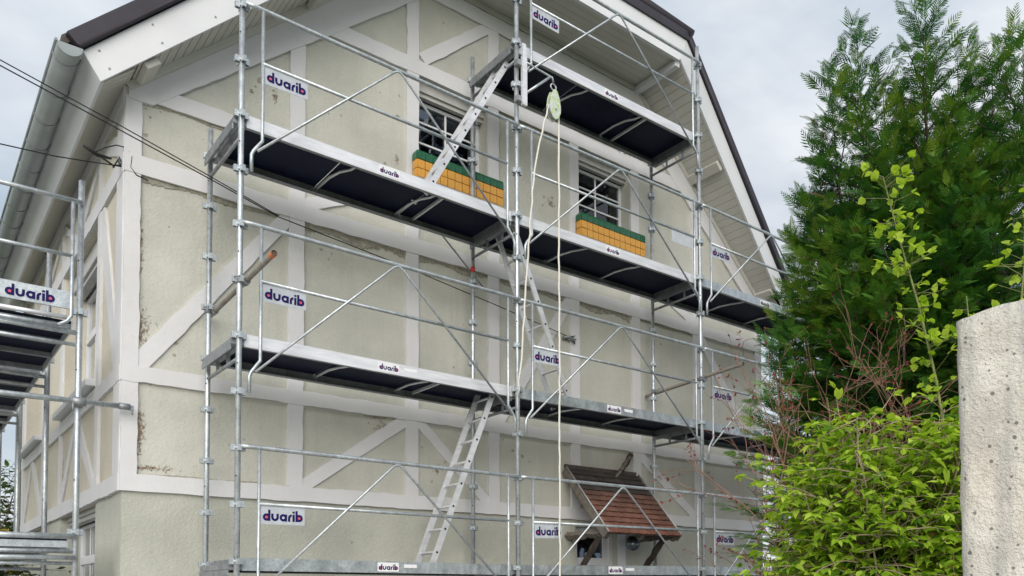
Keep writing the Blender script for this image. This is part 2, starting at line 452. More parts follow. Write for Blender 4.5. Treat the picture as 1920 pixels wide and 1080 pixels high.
# ------------------------------------------------------------------ ground
g = MB(); g.add([(-300, -300, 0), (300, -300, 0), (300, 300, 0), (-300, 300, 0)], [(0, 1, 2, 3)])
tag(g.build('ground', 'ground_grass'), kind='structure')
g = MB(); g.add([(-60, -14, .004), (60, -14, .004), (60, -8.5, .004), (-60, -8.5, .004)], [(0, 1, 2, 3)])
tag(g.build('road', 'asphalt'), kind='structure')
g = MB(); g.box(-60, 60, -8.5, -8.36, 0, .12)
tag(g.build('kerb', 'kerb_concrete'), kind='structure')
g = MB(); g.add([(-9, -8.34, .008), (1.0, -8.34, .008), (3.0, 1.18, .008), (-9, 14, .008)], [(0, 1, 2, 3)])  # out-of-view gravel, enlarged to bounce light onto the walls
tag(g.build('bounce_path', 'bounce_gravel'), kind='structure')
g = MB(); g.add([(1.2, -8.34, .004), (13.5, -8.34, .004), (13.5, 1.18, .004), (2.6, 1.18, .004)], [(0, 1, 2, 3)])  # out-of-view gravel yard, extended to bounce light up under decks and soffits
tag(g.build('bounce_terrace', 'bounce_gravel'), kind='structure')

# ------------------------------------------------------------------ house
XL, XR, YW, YB, XC = -0.665, 8.775, 1.2, 8.95, 4.055
house = empty('house', (XC, YW, 0), 'cream rendered house with white painted timber bands and a half-hipped brown roof', 'house')
def hp(o):                               # parent to the house, keep world coordinates in the mesh
    return o
HOFF = Vector((XC, YW, 0))
def hbuild(mb, name, mat, parent=None):
    if parent is None:
        o = mb.build(name, mat, house); o.location = -HOFF
    else:
        o = mb.build(name, mat, parent)
    return o
def hempty(name, parent=None):
    o = bpy.data.objects.new(name, None); COL.objects.link(o)
    o.parent = parent or house
    if parent is None: o.location = -HOFF
    return o
FR = lambda u, d, z: (u, YW - d, z)      # front wall: u along x, d out of the wall
SD = lambda u, d, z: (XL - d, u, z)      # side wall: u along y
def pbox(mb, fr, u0, u1, d0, d1, z0, z1):
    return mb.prism([fr(u0, d0, z0), fr(u1, d0, z0), fr(u1, d0, z1), fr(u0, d0, z1)], [fr(u0, d1, z0), fr(u1, d1, z0), fr(u1, d1, z1), fr(u0, d1, z1)])
def ppoly(mb, fr, poly, d0, d1):
    return mb.prism([fr(u, d0, z) for u, z in poly], [fr(u, d1, z) for u, z in poly])
mir = lambda poly: [(2 * XC - u, z) for u, z in poly]

OPW = [(2.37, 3.34, 6.72, 7.92), (4.84, 5.74, 6.72, 7.92)]
OPW = [(2.37, 3.34, 6.72, 7.92), (4.80, 5.745, 6.72, 7.92)]
OPW[1] = (4.815, 5.80, 6.72, 7.92)
DOOR = (4.74, 5.50, 0.02, 2.60)
SLOPE = 0.855
def rake(u): return min(9.14, 6.70 + SLOPE * (u - XL) if u < XC else 6.70 + SLOPE * (XR - u))
xk = XL + (9.14 - 6.70) / SLOPE
def gable_cols(u0, u1, zlo):
    us = sorted(set([u0, u1] + [k for k in (xk, 2 * XC - xk) if u0 < k < u1]))
    return [(u, zlo) for u in (u0, u1)] + [(u, rake(u)) for u in us[::-1]]
fwm = MB()
Z1 = 2.69
for u0, u1, z0, z1 in [(XL, XR, Z1, 6.72)]:
    ppoly(fwm, FR, [(u0, z0), (u1, z0), (u1, 6.70), (XR, 6.70), (XL, 6.70)][:3] + [(u0, 6.70)], -0.30, 0)
for u0, u1, zl in [(XL, OPW[0][0], 6.70), (OPW[0][0], OPW[0][1], 7.92), (OPW[0][1], OPW[1][0], 6.70), (OPW[1][0], OPW[1][1], 7.92), (OPW[1][1], XR, 6.70)]:
    poly = gable_cols(u0, u1, zl)
    if abs(rake(XR) - 6.70) < 1e-6:
        poly = [p for i, p in enumerate(poly) if i < 2 or p[1] > 6.7001]
    ppoly(fwm, FR, poly, -0.30, 0)
front_wall = hbuild(fwm, 'front_wall', 'front_stucco')
bw = MB()
for u0, u1, z0, z1 in [(XL, DOOR[0], -0.2, Z1), (DOOR[1], XR, -0.2, Z1), (DOOR[0], DOOR[1], DOOR[3], Z1)]:
    pbox(bw, FR, u0, u1, -0.30, -0.002, z0, z1)
base_wall = hbuild(bw, 'base_wall', 'base_stucco')

SW_UP = [(2.50, 4.70, 3.99, 5.72), (6.50, 8.50, 3.99, 5.72)]
SW_LO = [(2.50, 4.85, 0.95, 2.688), (6.55, 8.30, 0.95, 2.688)]
sw = MB()
def cells(mb, fr, u0, u1, z0, z1, holes, d0, d1):
    us = [u0] + [q for h in holes for q in h[:2]] + [u1]
    for i in range(len(us) - 1):
        a, b = us[i], us[i + 1]
        h = [h for h in holes if abs(h[0] - a) < 1e-6 and abs(h[1] - b) < 1e-6]
        if h:
            h = h[0]
            if h[2] > z0 + 1e-4: pbox(mb, fr, a, b, d0, d1, z0, h[2])
            if h[3] < z1 - 1e-2: pbox(mb, fr, a, b, d0, d1, h[3], z1)
        else:
            pbox(mb, fr, a, b, d0, d1, z0, z1)
cells(sw, SD, YW + 0.302, YB, Z1, 6.56, SW_UP, -0.30, 0)
side_wall = hbuild(sw, 'side_wall', 'side_stucco')
sb = MB()
cells(sb, SD, YW + 0.302, YB, -0.2, Z1, SW_LO, -0.30, -0.002)
side_base = hbuild(sb, 'side_base_wall', 'base_stucco')
ow = MB()
ow.box(XR - 0.3, XR, YW + 0.302, YB, -0.2, 6.56)
ow.box(XL + 0.302, XR - 0.302, YB - 0.3, YB, -0.2, 6.56)
ow.prism([(XL + .3, YB - .3, 6.562), (XR - .3, YB - .3, 6.562), (XC, YB - .3, 10.6)], [(XL + .3, YB, 6.562), (XR - .3, YB, 6.562), (XC, YB, 10.6)])
hbuild(ow, 'rear_wall', 'side_stucco')

# painted bands: every one its own piece, with hand-finished (uneven) edges
def strip(fr, poly, d, parent, name='timber_band', jit=0.0035):
    pts = []
    n = len(poly)
    for i in range(n):
        a, b = Vector((*poly[i], 0)), Vector((*poly[(i + 1) % n], 0))
        L = (b - a).length; k = max(1, int(L / 0.10))
        nrm = Vector((b.y - a.y, a.x - b.x, 0)).normalized()
        for j in range(k):
            p = a.lerp(b, j / k)
            if j: p = p + nrm * random.gauss(0, jit)
            pts.append((p.x, p.y))
    mb = MB(); ppoly(mb, fr, pts, -0.01, d)
    return hbuild(mb, name, 'band_paint', parent)
rect = lambda u0, u1, z0, z1: [(u0, z0), (u1, z0), (u1, z1), (u0, z1)]
DH, DV, DD = 0.034, 0.029, 0.023
for poly in [rect(XL - .026, XR, 2.69, 2.85), rect(XL - .026, XR, 3.73, 3.88), rect(XL - .026, XR, 5.73, 5.91), rect(XL, 0.85, 6.47, 6.63), rect(1.20, 6.91, 7.922, 8.10), rect(2.05, 6.06, 8.95, 9.135)]:
    strip(FR, poly, DH, front_wall)
for u0, u1, z0, z1 in [(XL - .021, -0.55, 2.85, 6.47), (0.85, 1.01, 2.85, 7.70), (2.21, 2.368, 2.85, 8.9), (3.342, 3.50, 2.85, 8.96), (4.66, 4.813, 2.85, 8.96), (5.803, 5.96, 2.85, 8.9), (7.10, 7.26, 2.85, 7.72), (8.62, XR, 2.85, 6.6)]:
    strip(FR, rect(u0, u1, z0, z1), DV, front_wall)
rk = [(XL, 6.44), (-0.46, 6.44), (2.36, 8.85), (2.20, 9.12), (2.12, 9.11), (XL + .01, 6.71)]
strip(FR, rk, 0.039, front_wall); strip(FR, mir(rk), 0.039, front_wall)
for poly in [[(2.36, 8.19), (2.47, 8.09), (3.35, 8.87), (3.35, 8.96), (3.26, 8.96)],
             [(-0.56, 4.02), (-0.56, 3.88), (-0.47, 3.87), (0.85, 5.62), (0.85, 5.74), (0.76, 5.74)],
             [(0.99, 2.92), (0.99, 2.84), (1.10, 2.84), (2.22, 3.65), (2.22, 3.74), (2.11, 3.74)],
             [(1.00, 5.99), (1.00, 5.90), (1.12, 5.90), (1.55, 6.10), (1.50, 6.21)]]:
    strip(FR, poly, DD, front_wall); strip(FR, mir(poly), DD, front_wall)
for poly in [[(2.36, 3.74), (2.36, 3.66), (3.23, 2.84), (3.35, 2.84), (3.35, 2.90), (2.45, 3.74)],
             [(3.49, 4.0), (3.49, 3.87), (3.58, 3.87), (4.67, 5.60), (4.67, 5.74), (4.58, 5.74)]]:
    strip(FR, poly, DD, front_wall)
# ragged, crumbled render left under the middle band and above the lower ones
def ragged(u0, u1, z, h, sgn, d=0.013):
    top, bot = [], []
    u = u0
    while u < u1:
        bot.append((u, z + sgn * (h * 1.3 * (0.45 + 0.25 * math.sin(u * 9 + z) + 0.3 * random.random()))))
        top.append((u, z - sgn * 0.004))
        u += random.uniform(0.010, 0.03)
    mb = MB(); ppoly(mb, FR, bot + top[::-1], -0.01, d * random.uniform(.5, .8))
    return hbuild(mb, 'render_flake', 'crumbled_render', front_wall)
for a in [(-0.53, 0.84, 5.73, 0.05, -1), (1.02, 2.20, 5.73, 0.09, -1), (2.37, 3.33, 5.73, 0.07, -1), (3.51, 4.55, 5.73, 0.06, -1), (4.82, 5.79, 5.73, 0.08, -1), (5.97, 7.09, 5.73, 0.035, -1), (1.7, 2.1, 3.73, 0.025, -1),
          (-0.5, 0.2, 6.47, 0.03, -1), (3.52, 4.65, 7.92, 0.045, -1), (-0.54, 0.6, 2.85, 0.018, 1), (5.97, 7.0, 7.92, 0.03, -1)]:
    ragged(*a)
fl = MB()
for k in range(46):                       # small chips of flaked-off paint
    u, z = random.choice([(-0.45, 6.3), (1.55, 7.65), (2.05, 7.45), (2.0, 6.75), (2.65, 3.2), (2.0, 3.65), (4.3, 7.0), (1.3, 5.5), (6.3, 5.5), (3.9, 3.4), (0.6, 7.05), (-0.3, 4.1)])
    u += random.gauss(0, .10); z += random.gauss(0, .10); r_ = random.uniform(.008, .03)
    ppoly(fl, FR, [(u + r_ * random.uniform(.5, 1.2) * math.cos(q * 1.05), z + r_ * random.uniform(.4, 1.2) * math.sin(q * 1.05)) for q in range(6)], -0.004, 0.003)
o = hbuild(fl, 'paint_chips', 'crumbled_render', front_wall); o['kind'] = 'stuff'

# side wall bands
for z0, z1 in [(2.69, 2.85), (3.73, 3.88), (5.73, 5.91), (6.42, 6.56)]:
    strip(SD, rect(YW, YB, z0, z1), DH, side_wall)
for y0, y1, z0, z1 in [(1.205, 1.50, 2.85, 6.45), (2.29, 2.455, 2.85, 6.45), (4.74, 4.90, 2.85, 6.45), (6.30, 6.46, 2.85, 6.45), (8.54, YB, 2.85, 6.45), (3.52, 3.66, 5.9, 6.45), (7.40, 7.54, 5.9, 6.45)]:
    strip(SD, rect(y0, y1, z0, z1), DV, side_wall)
for poly in [[(2.30, 5.74), (2.14, 5.74), (1.49, 4.25), (1.49, 3.87), (1.56, 3.87), (2.30, 5.42)],
             [(1.49, 6.20), (1.49, 6.0), (2.30, 6.30), (2.30, 6.44)], [(2.45, 6.42), (2.45, 6.3), (3.4, 5.9), (3.55, 5.9), (3.55, 6.0)], [(3.64, 5.9), (3.8, 5.9), (4.76, 6.3), (4.76, 6.42)],
             [(4.89, 6.42), (4.89, 6.3), (6.1, 5.9), (6.32, 5.9)],
             [(2.45, 2.84), (2.62, 2.84), (3.68, 3.62), (3.68, 3.74), (3.52, 3.74)], [(3.64, 3.74), (3.78, 3.74), (4.76, 2.95), (4.76, 2.84), (4.60, 2.84)],
             [(6.45, 2.84), (6.62, 2.84), (7.58, 3.62), (7.58, 3.74), (7.42, 3.74)], [(7.54, 3.74), (7.68, 3.74), (8.55, 2.95), (8.55, 2.84), (8.40, 2.84)]]:
    strip(SD, poly, DD, side_wall)

# ---- windows
def window(fr, u0, u1, z0, z1, depth, nv, nh, parent_name='window', mull=(), shutter=0.0, transom=None):
    W = hempty(parent_name)
    zt = z1 - shutter
    fw_ = 0.042
    if shutter:
        mb = MB(); pbox(mb, fr, u0 + .002, u1 - .002, -depth - .06, -0.07, zt + 0.05, z1 - .002)
        hbuild(mb, 'shutter_box', 'shutter_grey', W)
        mb = MB(); pbox(mb, fr, u0 + .002, u1 - .002, -depth + .03, -0.10, zt, zt + .048)
        hbuild(mb, 'shutter_slot', 'shutter_grey', W)
    mb = MB()
    pbox(mb, fr, u0 + .003, u0 + fw_, -depth - .05, -depth, z0 + .003, zt - .003)
    pbox(mb, fr, u1 - fw_, u1 - .003, -depth - .05, -depth, z0 + .003, zt - .003)
    pbox(mb, fr, u0 + fw_, u1 - fw_, -depth - .048, -depth - .002, zt - fw_, zt - .003)
    pbox(mb, fr, u0 + fw_, u1 - fw_, -depth - .048, -depth - .002, z0 + .003, z0 + fw_)
    hbuild(mb, 'frame', 'pvc_white', W)
    bays = [u0 + fw_] + list(mull) + [u1 - fw_]
    for mu in mull:
        mb = MB(); pbox(mb, fr, mu - .05, mu + .05, -depth - .046, -depth + .006, z0 + fw_, zt - fw_)
        hbuild(mb, 'mullion', 'pvc_white', W)
    if transom:
        mb = MB(); pbox(mb, fr, u0 + fw_, u1 - fw_, -depth - .044, -depth + .003, transom - .05, transom + .05)
        hbuild(mb, 'transom', 'pvc_white', W)
    mb = MB(); pbox(mb, fr, u0 + fw_, u1 - fw_, -depth - .034, -depth - .026, z0 + fw_, zt - fw_)
    pane = hbuild(mb, 'pane', 'window_glass', W)
    for i in range(len(bays) - 1):
        a, b = bays[i], bays[i + 1]
        for k in range(nv):
            x = a + (b - a) * (k + 1) / (nv + 1)
            mb = MB(); pbox(mb, fr, x - .011, x + .011, -depth - .022, -depth - .010, z0 + fw_, zt - fw_)
            hbuild(mb, 'glazing_bar', 'pvc_white', W)
    for k in range(nh):
        z = z0 + (zt - z0) * (k + 1) / (nh + 1)
        mb = MB(); pbox(mb, fr, u0 + fw_, u1 - fw_, -depth - .021, -depth - .009, z - .011, z + .011)
        hbuild(mb, 'glazing_bar', 'pvc_white', W)
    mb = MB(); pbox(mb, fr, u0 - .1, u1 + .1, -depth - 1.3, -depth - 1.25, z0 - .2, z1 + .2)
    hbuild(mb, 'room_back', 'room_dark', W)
    return W
def curtain(W, fr, u0, u1, z0, z1, d):
    mb = MB(); n = 14
    us = [u0 + (u1 - u0) * i / n for i in range(n + 1)]
    f = [(u, d + .02 * math.sin(i * 1.9)) for i, u in enumerate(us)]
    mb.add([fr(u, dd, z0) for u, dd in f] + [fr(u, dd, z1) for u, dd in f], [(i, i + 1, n + 2 + i, n + 1 + i) for i in range(n)], True)
    return hbuild(mb, 'curtain', 'curtain', W)
W1 = window(FR, *OPW[0], 0.19, 1, 3, shutter=0.17)
W2 = window(FR, *OPW[1], 0.19, 1, 3, shutter=0.17)
curtain(W1, FR, 2.44, 2.62, 7.2, 7.6, -0.42)
curtain(W1, FR, 2.85, 3.25, 7.32, 7.45, -0.45)
curtain(W2, FR, 4.9, 5.35, 6.75, 7.28, -0.5)
for h in SW_UP:
    window(SD, *h, 0.22, 1, 0, mull=((h[0] + h[1]) / 2,), shutter=0.24, transom=4.95)
for h in SW_LO:
    window(SD, *h, 0.22, 1, 0, mull=(h[0] + .45, (h[0] + h[1]) / 2,), shutter=0.10, transom=2.15)
for h in SW_UP + SW_LO:
    mb = MB(); z = h[2]
    mb.prism([SD(h[0] - .06, -.2, z + .012), SD(h[1] + .06, -.2, z + .012), SD(h[1] + .06, -.2, z - .07), SD(h[0] - .06, -.2, z - .07)],
             [SD(h[0] - .06, .12, z - .012), SD(h[1] + .06, .12, z - .012), SD(h[1] + .06, .12, z - .085), SD(h[0] - .06, .12, z - .085)])
    bevel(hbuild(mb, 'window_sill', 'trim_white'), .008)
# ---- door under the canopy
D = hempty('door')
u0, u1, z0, z1 = DOOR
mb = MB(); pbox(mb, FR, u0 + .003, u0 + .07, -.20, -.10, z0, z1 - .003); pbox(mb, FR, u1 - .07, u1 - .003, -.20, -.10, z0, z1 - .003); pbox(mb, FR, u0 + .07, u1 - .07, -.198, -.102, z1 - .07, z1 - .003)
hbuild(mb, 'door_frame', 'trim_white', D)
mb = MB()
pbox(mb, FR, u0 + .072, u1 - .072, -.185, -.13, z0, 1.0)
pbox(mb, FR, u0 + .072, u0 + .13, -.185, -.13, 1.0, z1 - .072); pbox(mb, FR, u1 - .16, u1 - .072, -.185, -.13, 1.0, z1 - .072)
pbox(mb, FR, u0 + .13, u1 - .16, -.184, -.131, 2.08, 2.18); pbox(mb, FR, u0 + .13, u1 - .16, -.184, -.131, z1 - .13, z1 - .072)
hbuild(mb, 'door_leaf', 'trim_white', D)
mb = MB(); pbox(mb, FR, u0 + .13, u1 - .16, -.165, -.155, 1.0, z1 - .13)
hbuild(mb, 'pane', 'window_glass', D)
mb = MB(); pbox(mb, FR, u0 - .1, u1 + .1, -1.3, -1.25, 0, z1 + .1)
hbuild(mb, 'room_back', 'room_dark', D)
mb = MB(); mb.tube([FR(u1 - .11, -.13, 1.05), FR(u1 - .11, -.08, 1.05), FR(u1 - .22, -.08, 1.05)], .011)
hbuild(mb, 'door_handle', 'aluminium', D)
mb = MB(); pbox(mb, FR, u1 + .0, u1 + .14, -.01, .02, z0, z1 + .06)
hbuild(mb, 'door_casing', 'trim_white')

# ---- roof
roof = hempty('roof')
A = Vector((-0.95, 0.82, 6.31)); C = Vector((2.16, 0.27, 9.205))
A1 = Vector((-1.09, 0.82, 6.53)); C1 = Vector((2.03, 0.27, 9.535))
nrm = Vector((-0.68, 0, 0.73))
MX = lambda p: Vector((2 * XC - p[0], p[1], p[2]))
I3 = lambda p: Vector(p)
def ruled(mb, quad, off):
    q1 = [Vector(p) + Vector(off) for p in quad]
    return mb.prism(quad, q1)
SB = (C.z - A.z) / (C.x - A.x)
zs = lambda x: A.z + SB * (x - A.x)                     # soffit plane (left side)
yv = lambda x: A.y + (C.y - A.y) * (x - A.x) / (C.x - A.x)
for M in (I3, MX):
    mb = MB(); ruled(mb, [M(A), M(C), M(C1), M(A1)], (0, 0.035, 0)); hbuild(mb, 'bargeboard', 'trim_white', roof)
    # screw heads on the bargeboard
    # dark metal verge trim
    E0, E1 = A1 + Vector((-.02, -.03, 0)), C1 + Vector((-.02, -.03, 0))
    F0, F1 = E0 + nrm * 0.15, C1 + Vector((-.06, -.03, .12))
    mb = MB(); ruled(mb, [M(E0), M(E1), M(F1), M(F0)], (0, 0.10, 0))
    G0, G1 = E0 + nrm * .012, E1 + nrm * .012
    mb.tube([M(G0) + Vector((0, -.006, 0)), M(G1) + Vector((0, -.006, 0))], .02, 8)
    hbuild(mb, 'verge_trim', 'roof_brown', roof)
    # eave fascia along the side of the house
    mb = MB(); B0, B1 = Vector((A.x, YB + .4, A.z)), Vector((A1.x, YB + .4, A1.z))
    Aa, A1a = A + Vector((0, .037, 0)), A1 + Vector((0, .037, 0))
    inw = Vector((.03, 0, .02)) if M is I3 else Vector((-.03, 0, .02))
    mb.prism([M(Aa), M(B0), M(B1), M(A1a)], [M(Aa) + inw, M(B0) + inw, M(B1) + inw, M(A1a) + inw])
    hbuild(mb, 'eave_fascia', 'trim_white', roof)
    # main roof slope
    rx = XC; rz = F0.z + (rx - F0.x) * 0.955
    hipy = 0.27 + (rz - 9.66) / 1.05
    top = [F0 + Vector((-.03, .09, .0)), C1 + Vector((-.06, .06, .125)), Vector((rx, hipy, rz)), Vector((rx, YB + .45, rz)), Vector((F0.x - .03, YB + .45, F0.z))]
    mb = MB(); mb.prism([M(p) for p in top], [M(p - Vector((0, 0, .10))) for p in top])
    hbuild(mb, 'roof_slope', 'roof_tile_dark', roof)
    # verge soffit: boards running out from the wall
    sv = hempty('verge_soffit', roof)
    x = XL + 0.02; step = 0.086
    while x < C.x - .02:
        x1 = min(x + step - .007, C.x)
        q = []
        for xx, yy in ((x, YW + .0), (x1, YW + .0), (x1, yv(x1) + .038), (x, yv(x) + .038)):
            q.append(M(Vector((xx, yy, zs(xx) + .012))))
        mb = MB(); mb.prism(q, [p + Vector((0, 0, .014)) for p in q])
        o = mb.build('soffit_board', 'soffit_grey', roof)
        x += step
    bpy.data.objects.remove(sv)
    q = [M(Vector((xx, yy, zs(xx) + .034))) for xx, yy in ((XL, YW), (C.x, YW), (C.x, yv(C.x) + .04), (XL, yv(XL) + .04))]
    mb = MB(); mb.prism(q, [p + Vector((0, 0, .02)) for p in q]); hbuild(mb, 'soffit_backing', 'soffit_grey', roof)
    # moulding where the soffit meets the wall
    mb = MB(); q0, q1 = M(Vector((XL, YW - .045, zs(XL) - .035))), M(Vector((C.x, YW - .045, zs(C.x) - .035)))
    mb.bar(q0, q1, .03, .07, (0, 0, 1)); hbuild(mb, 'cornice_strip', 'soffit_grey', roof)
    # eave soffit boards along the side
    y = YW + .0 - .30
    if M is I3:
        while y < YB + .3:
            mb = MB()
            q = [M(Vector((xx, yy, zs(xx) + .010))) for xx, yy in ((A.x + .03, y), (A.x + .03, y + .079), (XL - .001, y + .079), (XL - .001, y))]
            mb.prism(q, [p + Vector((0, 0, .014)) for p in q]); mb.build('soffit_board', 'soffit_grey', roof)
            y += .086
    q = [M(Vector((xx, yy, zs(xx) + .03))) for xx, yy in ((A.x + .03, yv(A.x) + .05), (A.x + .03, YB + .4), (XL, YB + .4), (XL, YW - .3))]
    mb = MB(); mb.prism(q, [p + Vector((0, 0, .02)) for p in q]); hbuild(mb, 'soffit_backing', 'soffit_grey', roof)
    # purlin ends
    for px_ in (-0.56, 1.05):
        mb = MB(); zz = zs(px_)
        ex, ez = Vector((.055, 0, .055 * SB)), Vector((0.022, 0, -.024))
        c = Vector((px_, (YW + yv(px_)) / 2 + .03, zz)) + ez * .9
        mb.obox(M(c), M(c + ex) - M(c), Vector((0, (YW - yv(px_)) / 2 - .03, 0)), M(c + ez) - M(c))
        bevel(hbuild(mb, 'purlin_end', 'soffit_grey', roof), .012)
# half hip
mb = MB(); mb.box(C.x - .13, MX(C).x + .13, .27 - .001, .27 + .034, 9.205, 9.533)
f0 = [(C.x, 9.205), (MX(C).x, 9.205), (MX(C1).x, 9.535), (C1.x, 9.535)]
mb = MB(); mb.prism([(u, .268, z) for u, z in f0], [(u, .303, z) for u, z in f0]); hbuild(mb, 'hip_fascia', 'trim_white', roof)
mb = MB(); mb.bar((C.x + .03, .285, 9.19), (MX(C).x - .03, .285, 9.19), .05, .03); hbuild(mb, 'fascia_lip', 'trim_white', roof)
f0 = [(C1.x - .02, 9.535), (MX(C1).x + .02, 9.535), (MX(C1).x + .06, 9.655), (C1.x - .06, 9.655)]
mb = MB(); mb.prism([(u, .238, z) for u, z in f0], [(u, .34, z) for u, z in f0]); hbuild(mb, 'hip_eave_trim', 'roof_brown', roof)
y = .31
while y < YW - .02:
    y1 = min(y + .11, YW - .002)
    mb = MB(); mb.box(C.x + .015, MX(C).x - .015, y, y1 - .004, 9.215, 9.229); mb.build('soffit_board', 'soffit_grey', roof)
    y += .11
mb = MB(); mb.box(C.x, MX(C).x, .305, YW - .001, 9.232, 9.25); hbuild(mb, 'soffit_backing', 'soffit_grey', roof)
mb = MB(); mb.prism([(C1.x - .06, .30, 9.66), (MX(C1).x + .06, .30, 9.66), (XC, hipy, rz)], [(C1.x - .06, .30, 9.56), (MX(C1).x + .06, .30, 9.56), (XC, hipy, rz - .1)]); hbuild(mb, 'hip_slope', 'roof_tile_dark', roof)
for M in (I3, MX):
    mb = MB(); c = M(Vector((C.x + .02, (.31 + YW) / 2, 9.16))); mb.obox(c, (.045, 0, 0), (0, (YW - .31) / 2, 0), (0, 0, .05)); bevel(hbuild(mb, 'hip_corner_beam', 'trim_white', roof), .01)
    mb = MB(); mb.tube([M(C1 + Vector((-.08, -.03, .10))), M(Vector((XC, hipy - .05, rz + .03)))], .07, 8); hbuild(mb, 'hip_ridge_cap', 'roof_brown', roof)
mb = MB(); mb.box(C.x + .02, MX(C).x - .02, YW - .05, YW - .026, 9.14, 9.213); hbuild(mb, 'cornice_strip', 'soffit_grey', roof)
sc = MB()
for t_ in (.03, .16, .30, .44, .58, .72, .86):
    for e in (.22, .80):
        p = A.lerp(C, t_).lerp(A1.lerp(C1, t_), e) + Vector((0, -.002, 0))
        sc.obox(p, (.008, 0, 0), (0, .003, 0), (0, 0, .008))
hbuild(sc, 'screw_heads', 'galvanised_dark', roof)['kind'] = 'stuff'
# boards were built in world coordinates under an Empty moved to -HOFF: nothing to add
# gutter
gut = hempty('gutter')
gx, gz, gr = -1.19, 6.52, .098
def half_round(y0, y1, r0, seg=14):
    mb = MB(); vs = []
    for y_ in (y0, y1):
        for rr in (r0, r0 - .006):
            for k in range(seg + 1):
                a = math.pi + math.pi * k / seg
                vs.append((gx + rr * math.cos(a), y_, gz + rr * math.sin(a)))
    n = seg + 1; fs = []
    for k in range(seg):
        fs += [(k, k + 1, 2 * n + k + 1, 2 * n + k), (n + k, 3 * n + k, 3 * n + k + 1, n + k + 1), (k, n + k, n + k + 1, k + 1), (2 * n + k, 2 * n + k + 1, 3 * n + k + 1, 3 * n + k)]
    fs += [(0, 2 * n, 3 * n, n), (seg, n + seg, 3 * n + seg, 2 * n + seg)]
    mb.add(vs, fs, True)
    return mb
hbuild(half_round(.78, YB + .4, gr), 'gutter_trough', 'zinc', gut)
mb = MB(); mb.tube([(gx - gr - .004, .77, gz + .006), (gx - gr - .004, YB + .4, gz + .006)], .013, 8); hbuild(mb, 'gutter_rim', 'zinc', gut)
mb = MB(); n = 14
mb.prism([(gx + gr * math.cos(math.pi + math.pi * k / n), .775, gz + gr * math.sin(math.pi + math.pi * k / n)) for k in range(n + 1)], [(gx + gr * math.cos(math.pi + math.pi * k / n), .783, gz + gr * math.sin(math.pi + math.pi * k / n)) for k in range(n + 1)])
hbuild(mb, 'gutter_end_cap', 'zinc', gut)
jm = None
y = .95
k = 0
while y < YB + .3:
    mb = half_round(y, y + .016, gr + .009); hbuild(mb, 'gutter_bracket', 'galvanised_dark', gut)
    y += .62
mb = MB(); mb.tube([(XL - .07, YB - .12, 6.2), (XL - .07, YB - .12, .05)], .045, 12); hbuild(mb, 'downpipe', 'zinc')

# ------------------------------------------------------------------ window boxes clad in tiles
def planter(name, x0, label):
    T = empty(name, (x0, YW, 6.6), label, 'window box', 'tiled window boxes')
    t = .1083; nx = 12; wd = 1.2; tw = wd / nx; dp = .16
    mb = MB(); mb.box(0.006, wd - .006, -dp + .008, -.028, 0.0, 3 * t - .006); mb.build('trough', 'mortar', T)
    mb = MB(); mb.box(-.01, wd + .01, -dp - .012, -.03, -.045, -.001); bevel(mb.build('base_slab', 'sill_stone', T), .006)
    ym = MB().box(-tw / 2 + .0045, tw / 2 - .0045, -.008, .006, .0045, t - .0045).mesh('tile', 'yellow_glaze')
    gm = MB()
    gm.prism([(-tw / 2 + .003, -.012, .003), (-tw / 2 + .003, -.012, t * .7), (-tw / 2 + .003, .0, t - .003), (-tw / 2 + .003, .03, t), (-tw / 2 + .003, .03, .003)],
             [(tw / 2 - .003, -.012, .003), (tw / 2 - .003, -.012, t * .7), (tw / 2 - .003, .0, t - .003), (tw / 2 - .003, .03, t), (tw / 2 - .003, .03, .003)])
    gm = gm.mesh('rim_tile', 'green_glaze')
    for r_ in range(3):
        for i in range(nx):
            o = place('rim_tile' if r_ == 2 else 'tile', gm if r_ == 2 else ym, T, (tw * (i + .5), -dp + random.uniform(-.002, .002), t * r_), (random.gauss(0, .008), 0, random.gauss(0, .012)))
        for sx, rz_ in ((0, -math.pi / 2), (wd, math.pi / 2)):
            o = place('rim_tile' if r_ == 2 else 'tile', gm if r_ == 2 else ym, T, (sx, -dp + tw * .5 + .004, t * r_), (0, 0, rz_))
    return T
planter('window_box', 2.275, 'green-rimmed yellow tiled window box behind the upper ladder')
planter('window_box', 4.75, 'green-rimmed yellow tiled window box under the right attic window')

# ------------------------------------------------------------------ canopy over the door
cx0, cx1 = 4.54, 5.82
can = empty('door_canopy', (5.18, YW, 2.45), 'small lean-to canopy of brown clay tiles on rough timber braces', 'canopy')
CO = Vector((5.18, YW, 2.45))
def cb(mb, name, mat):
    o = mb.build(name, mat, can); o.location = -CO; return o
pt, pb = Vector((0, 1.14, 3.36)), Vector((0, .30, 2.45))
sl = (pb - pt); SL = sl.length; sl.normalize(); cn = Vector((0, -sl.z, sl.y)).normalized()
if cn.z < 0: cn = -cn
for xx in (cx0 + .03, (cx0 + cx1) / 2, cx1 - .03):
    mb = MB(); a = pt + Vector((xx, 0, 0)) - cn * .055; b = pb + Vector((xx, 0, 0)) - cn * .055; mb.bar(a, b, .07, .09, cn); cb(mb, 'rafter', 'grey_wood')
mb = MB(); a = pt + Vector((5.18, 0, 0)) - cn * .008; b = pb + Vector((5.18, 0, 0)) - cn * .008; mb.bar(a, b, cx1 - cx0, .012, cn); cb(mb, 'boarding', 'grey_wood')
ncr = 12; L = SL / ncr; nt_ = 8; tw = (cx1 - cx0) / nt_
rotx = math.atan2(sl.z, sl.y)
tm = MB()
seg = 5
for j, (ya, za, zb) in enumerate(((0, .0, .014), (1, .030, .046))): pass
vs = []
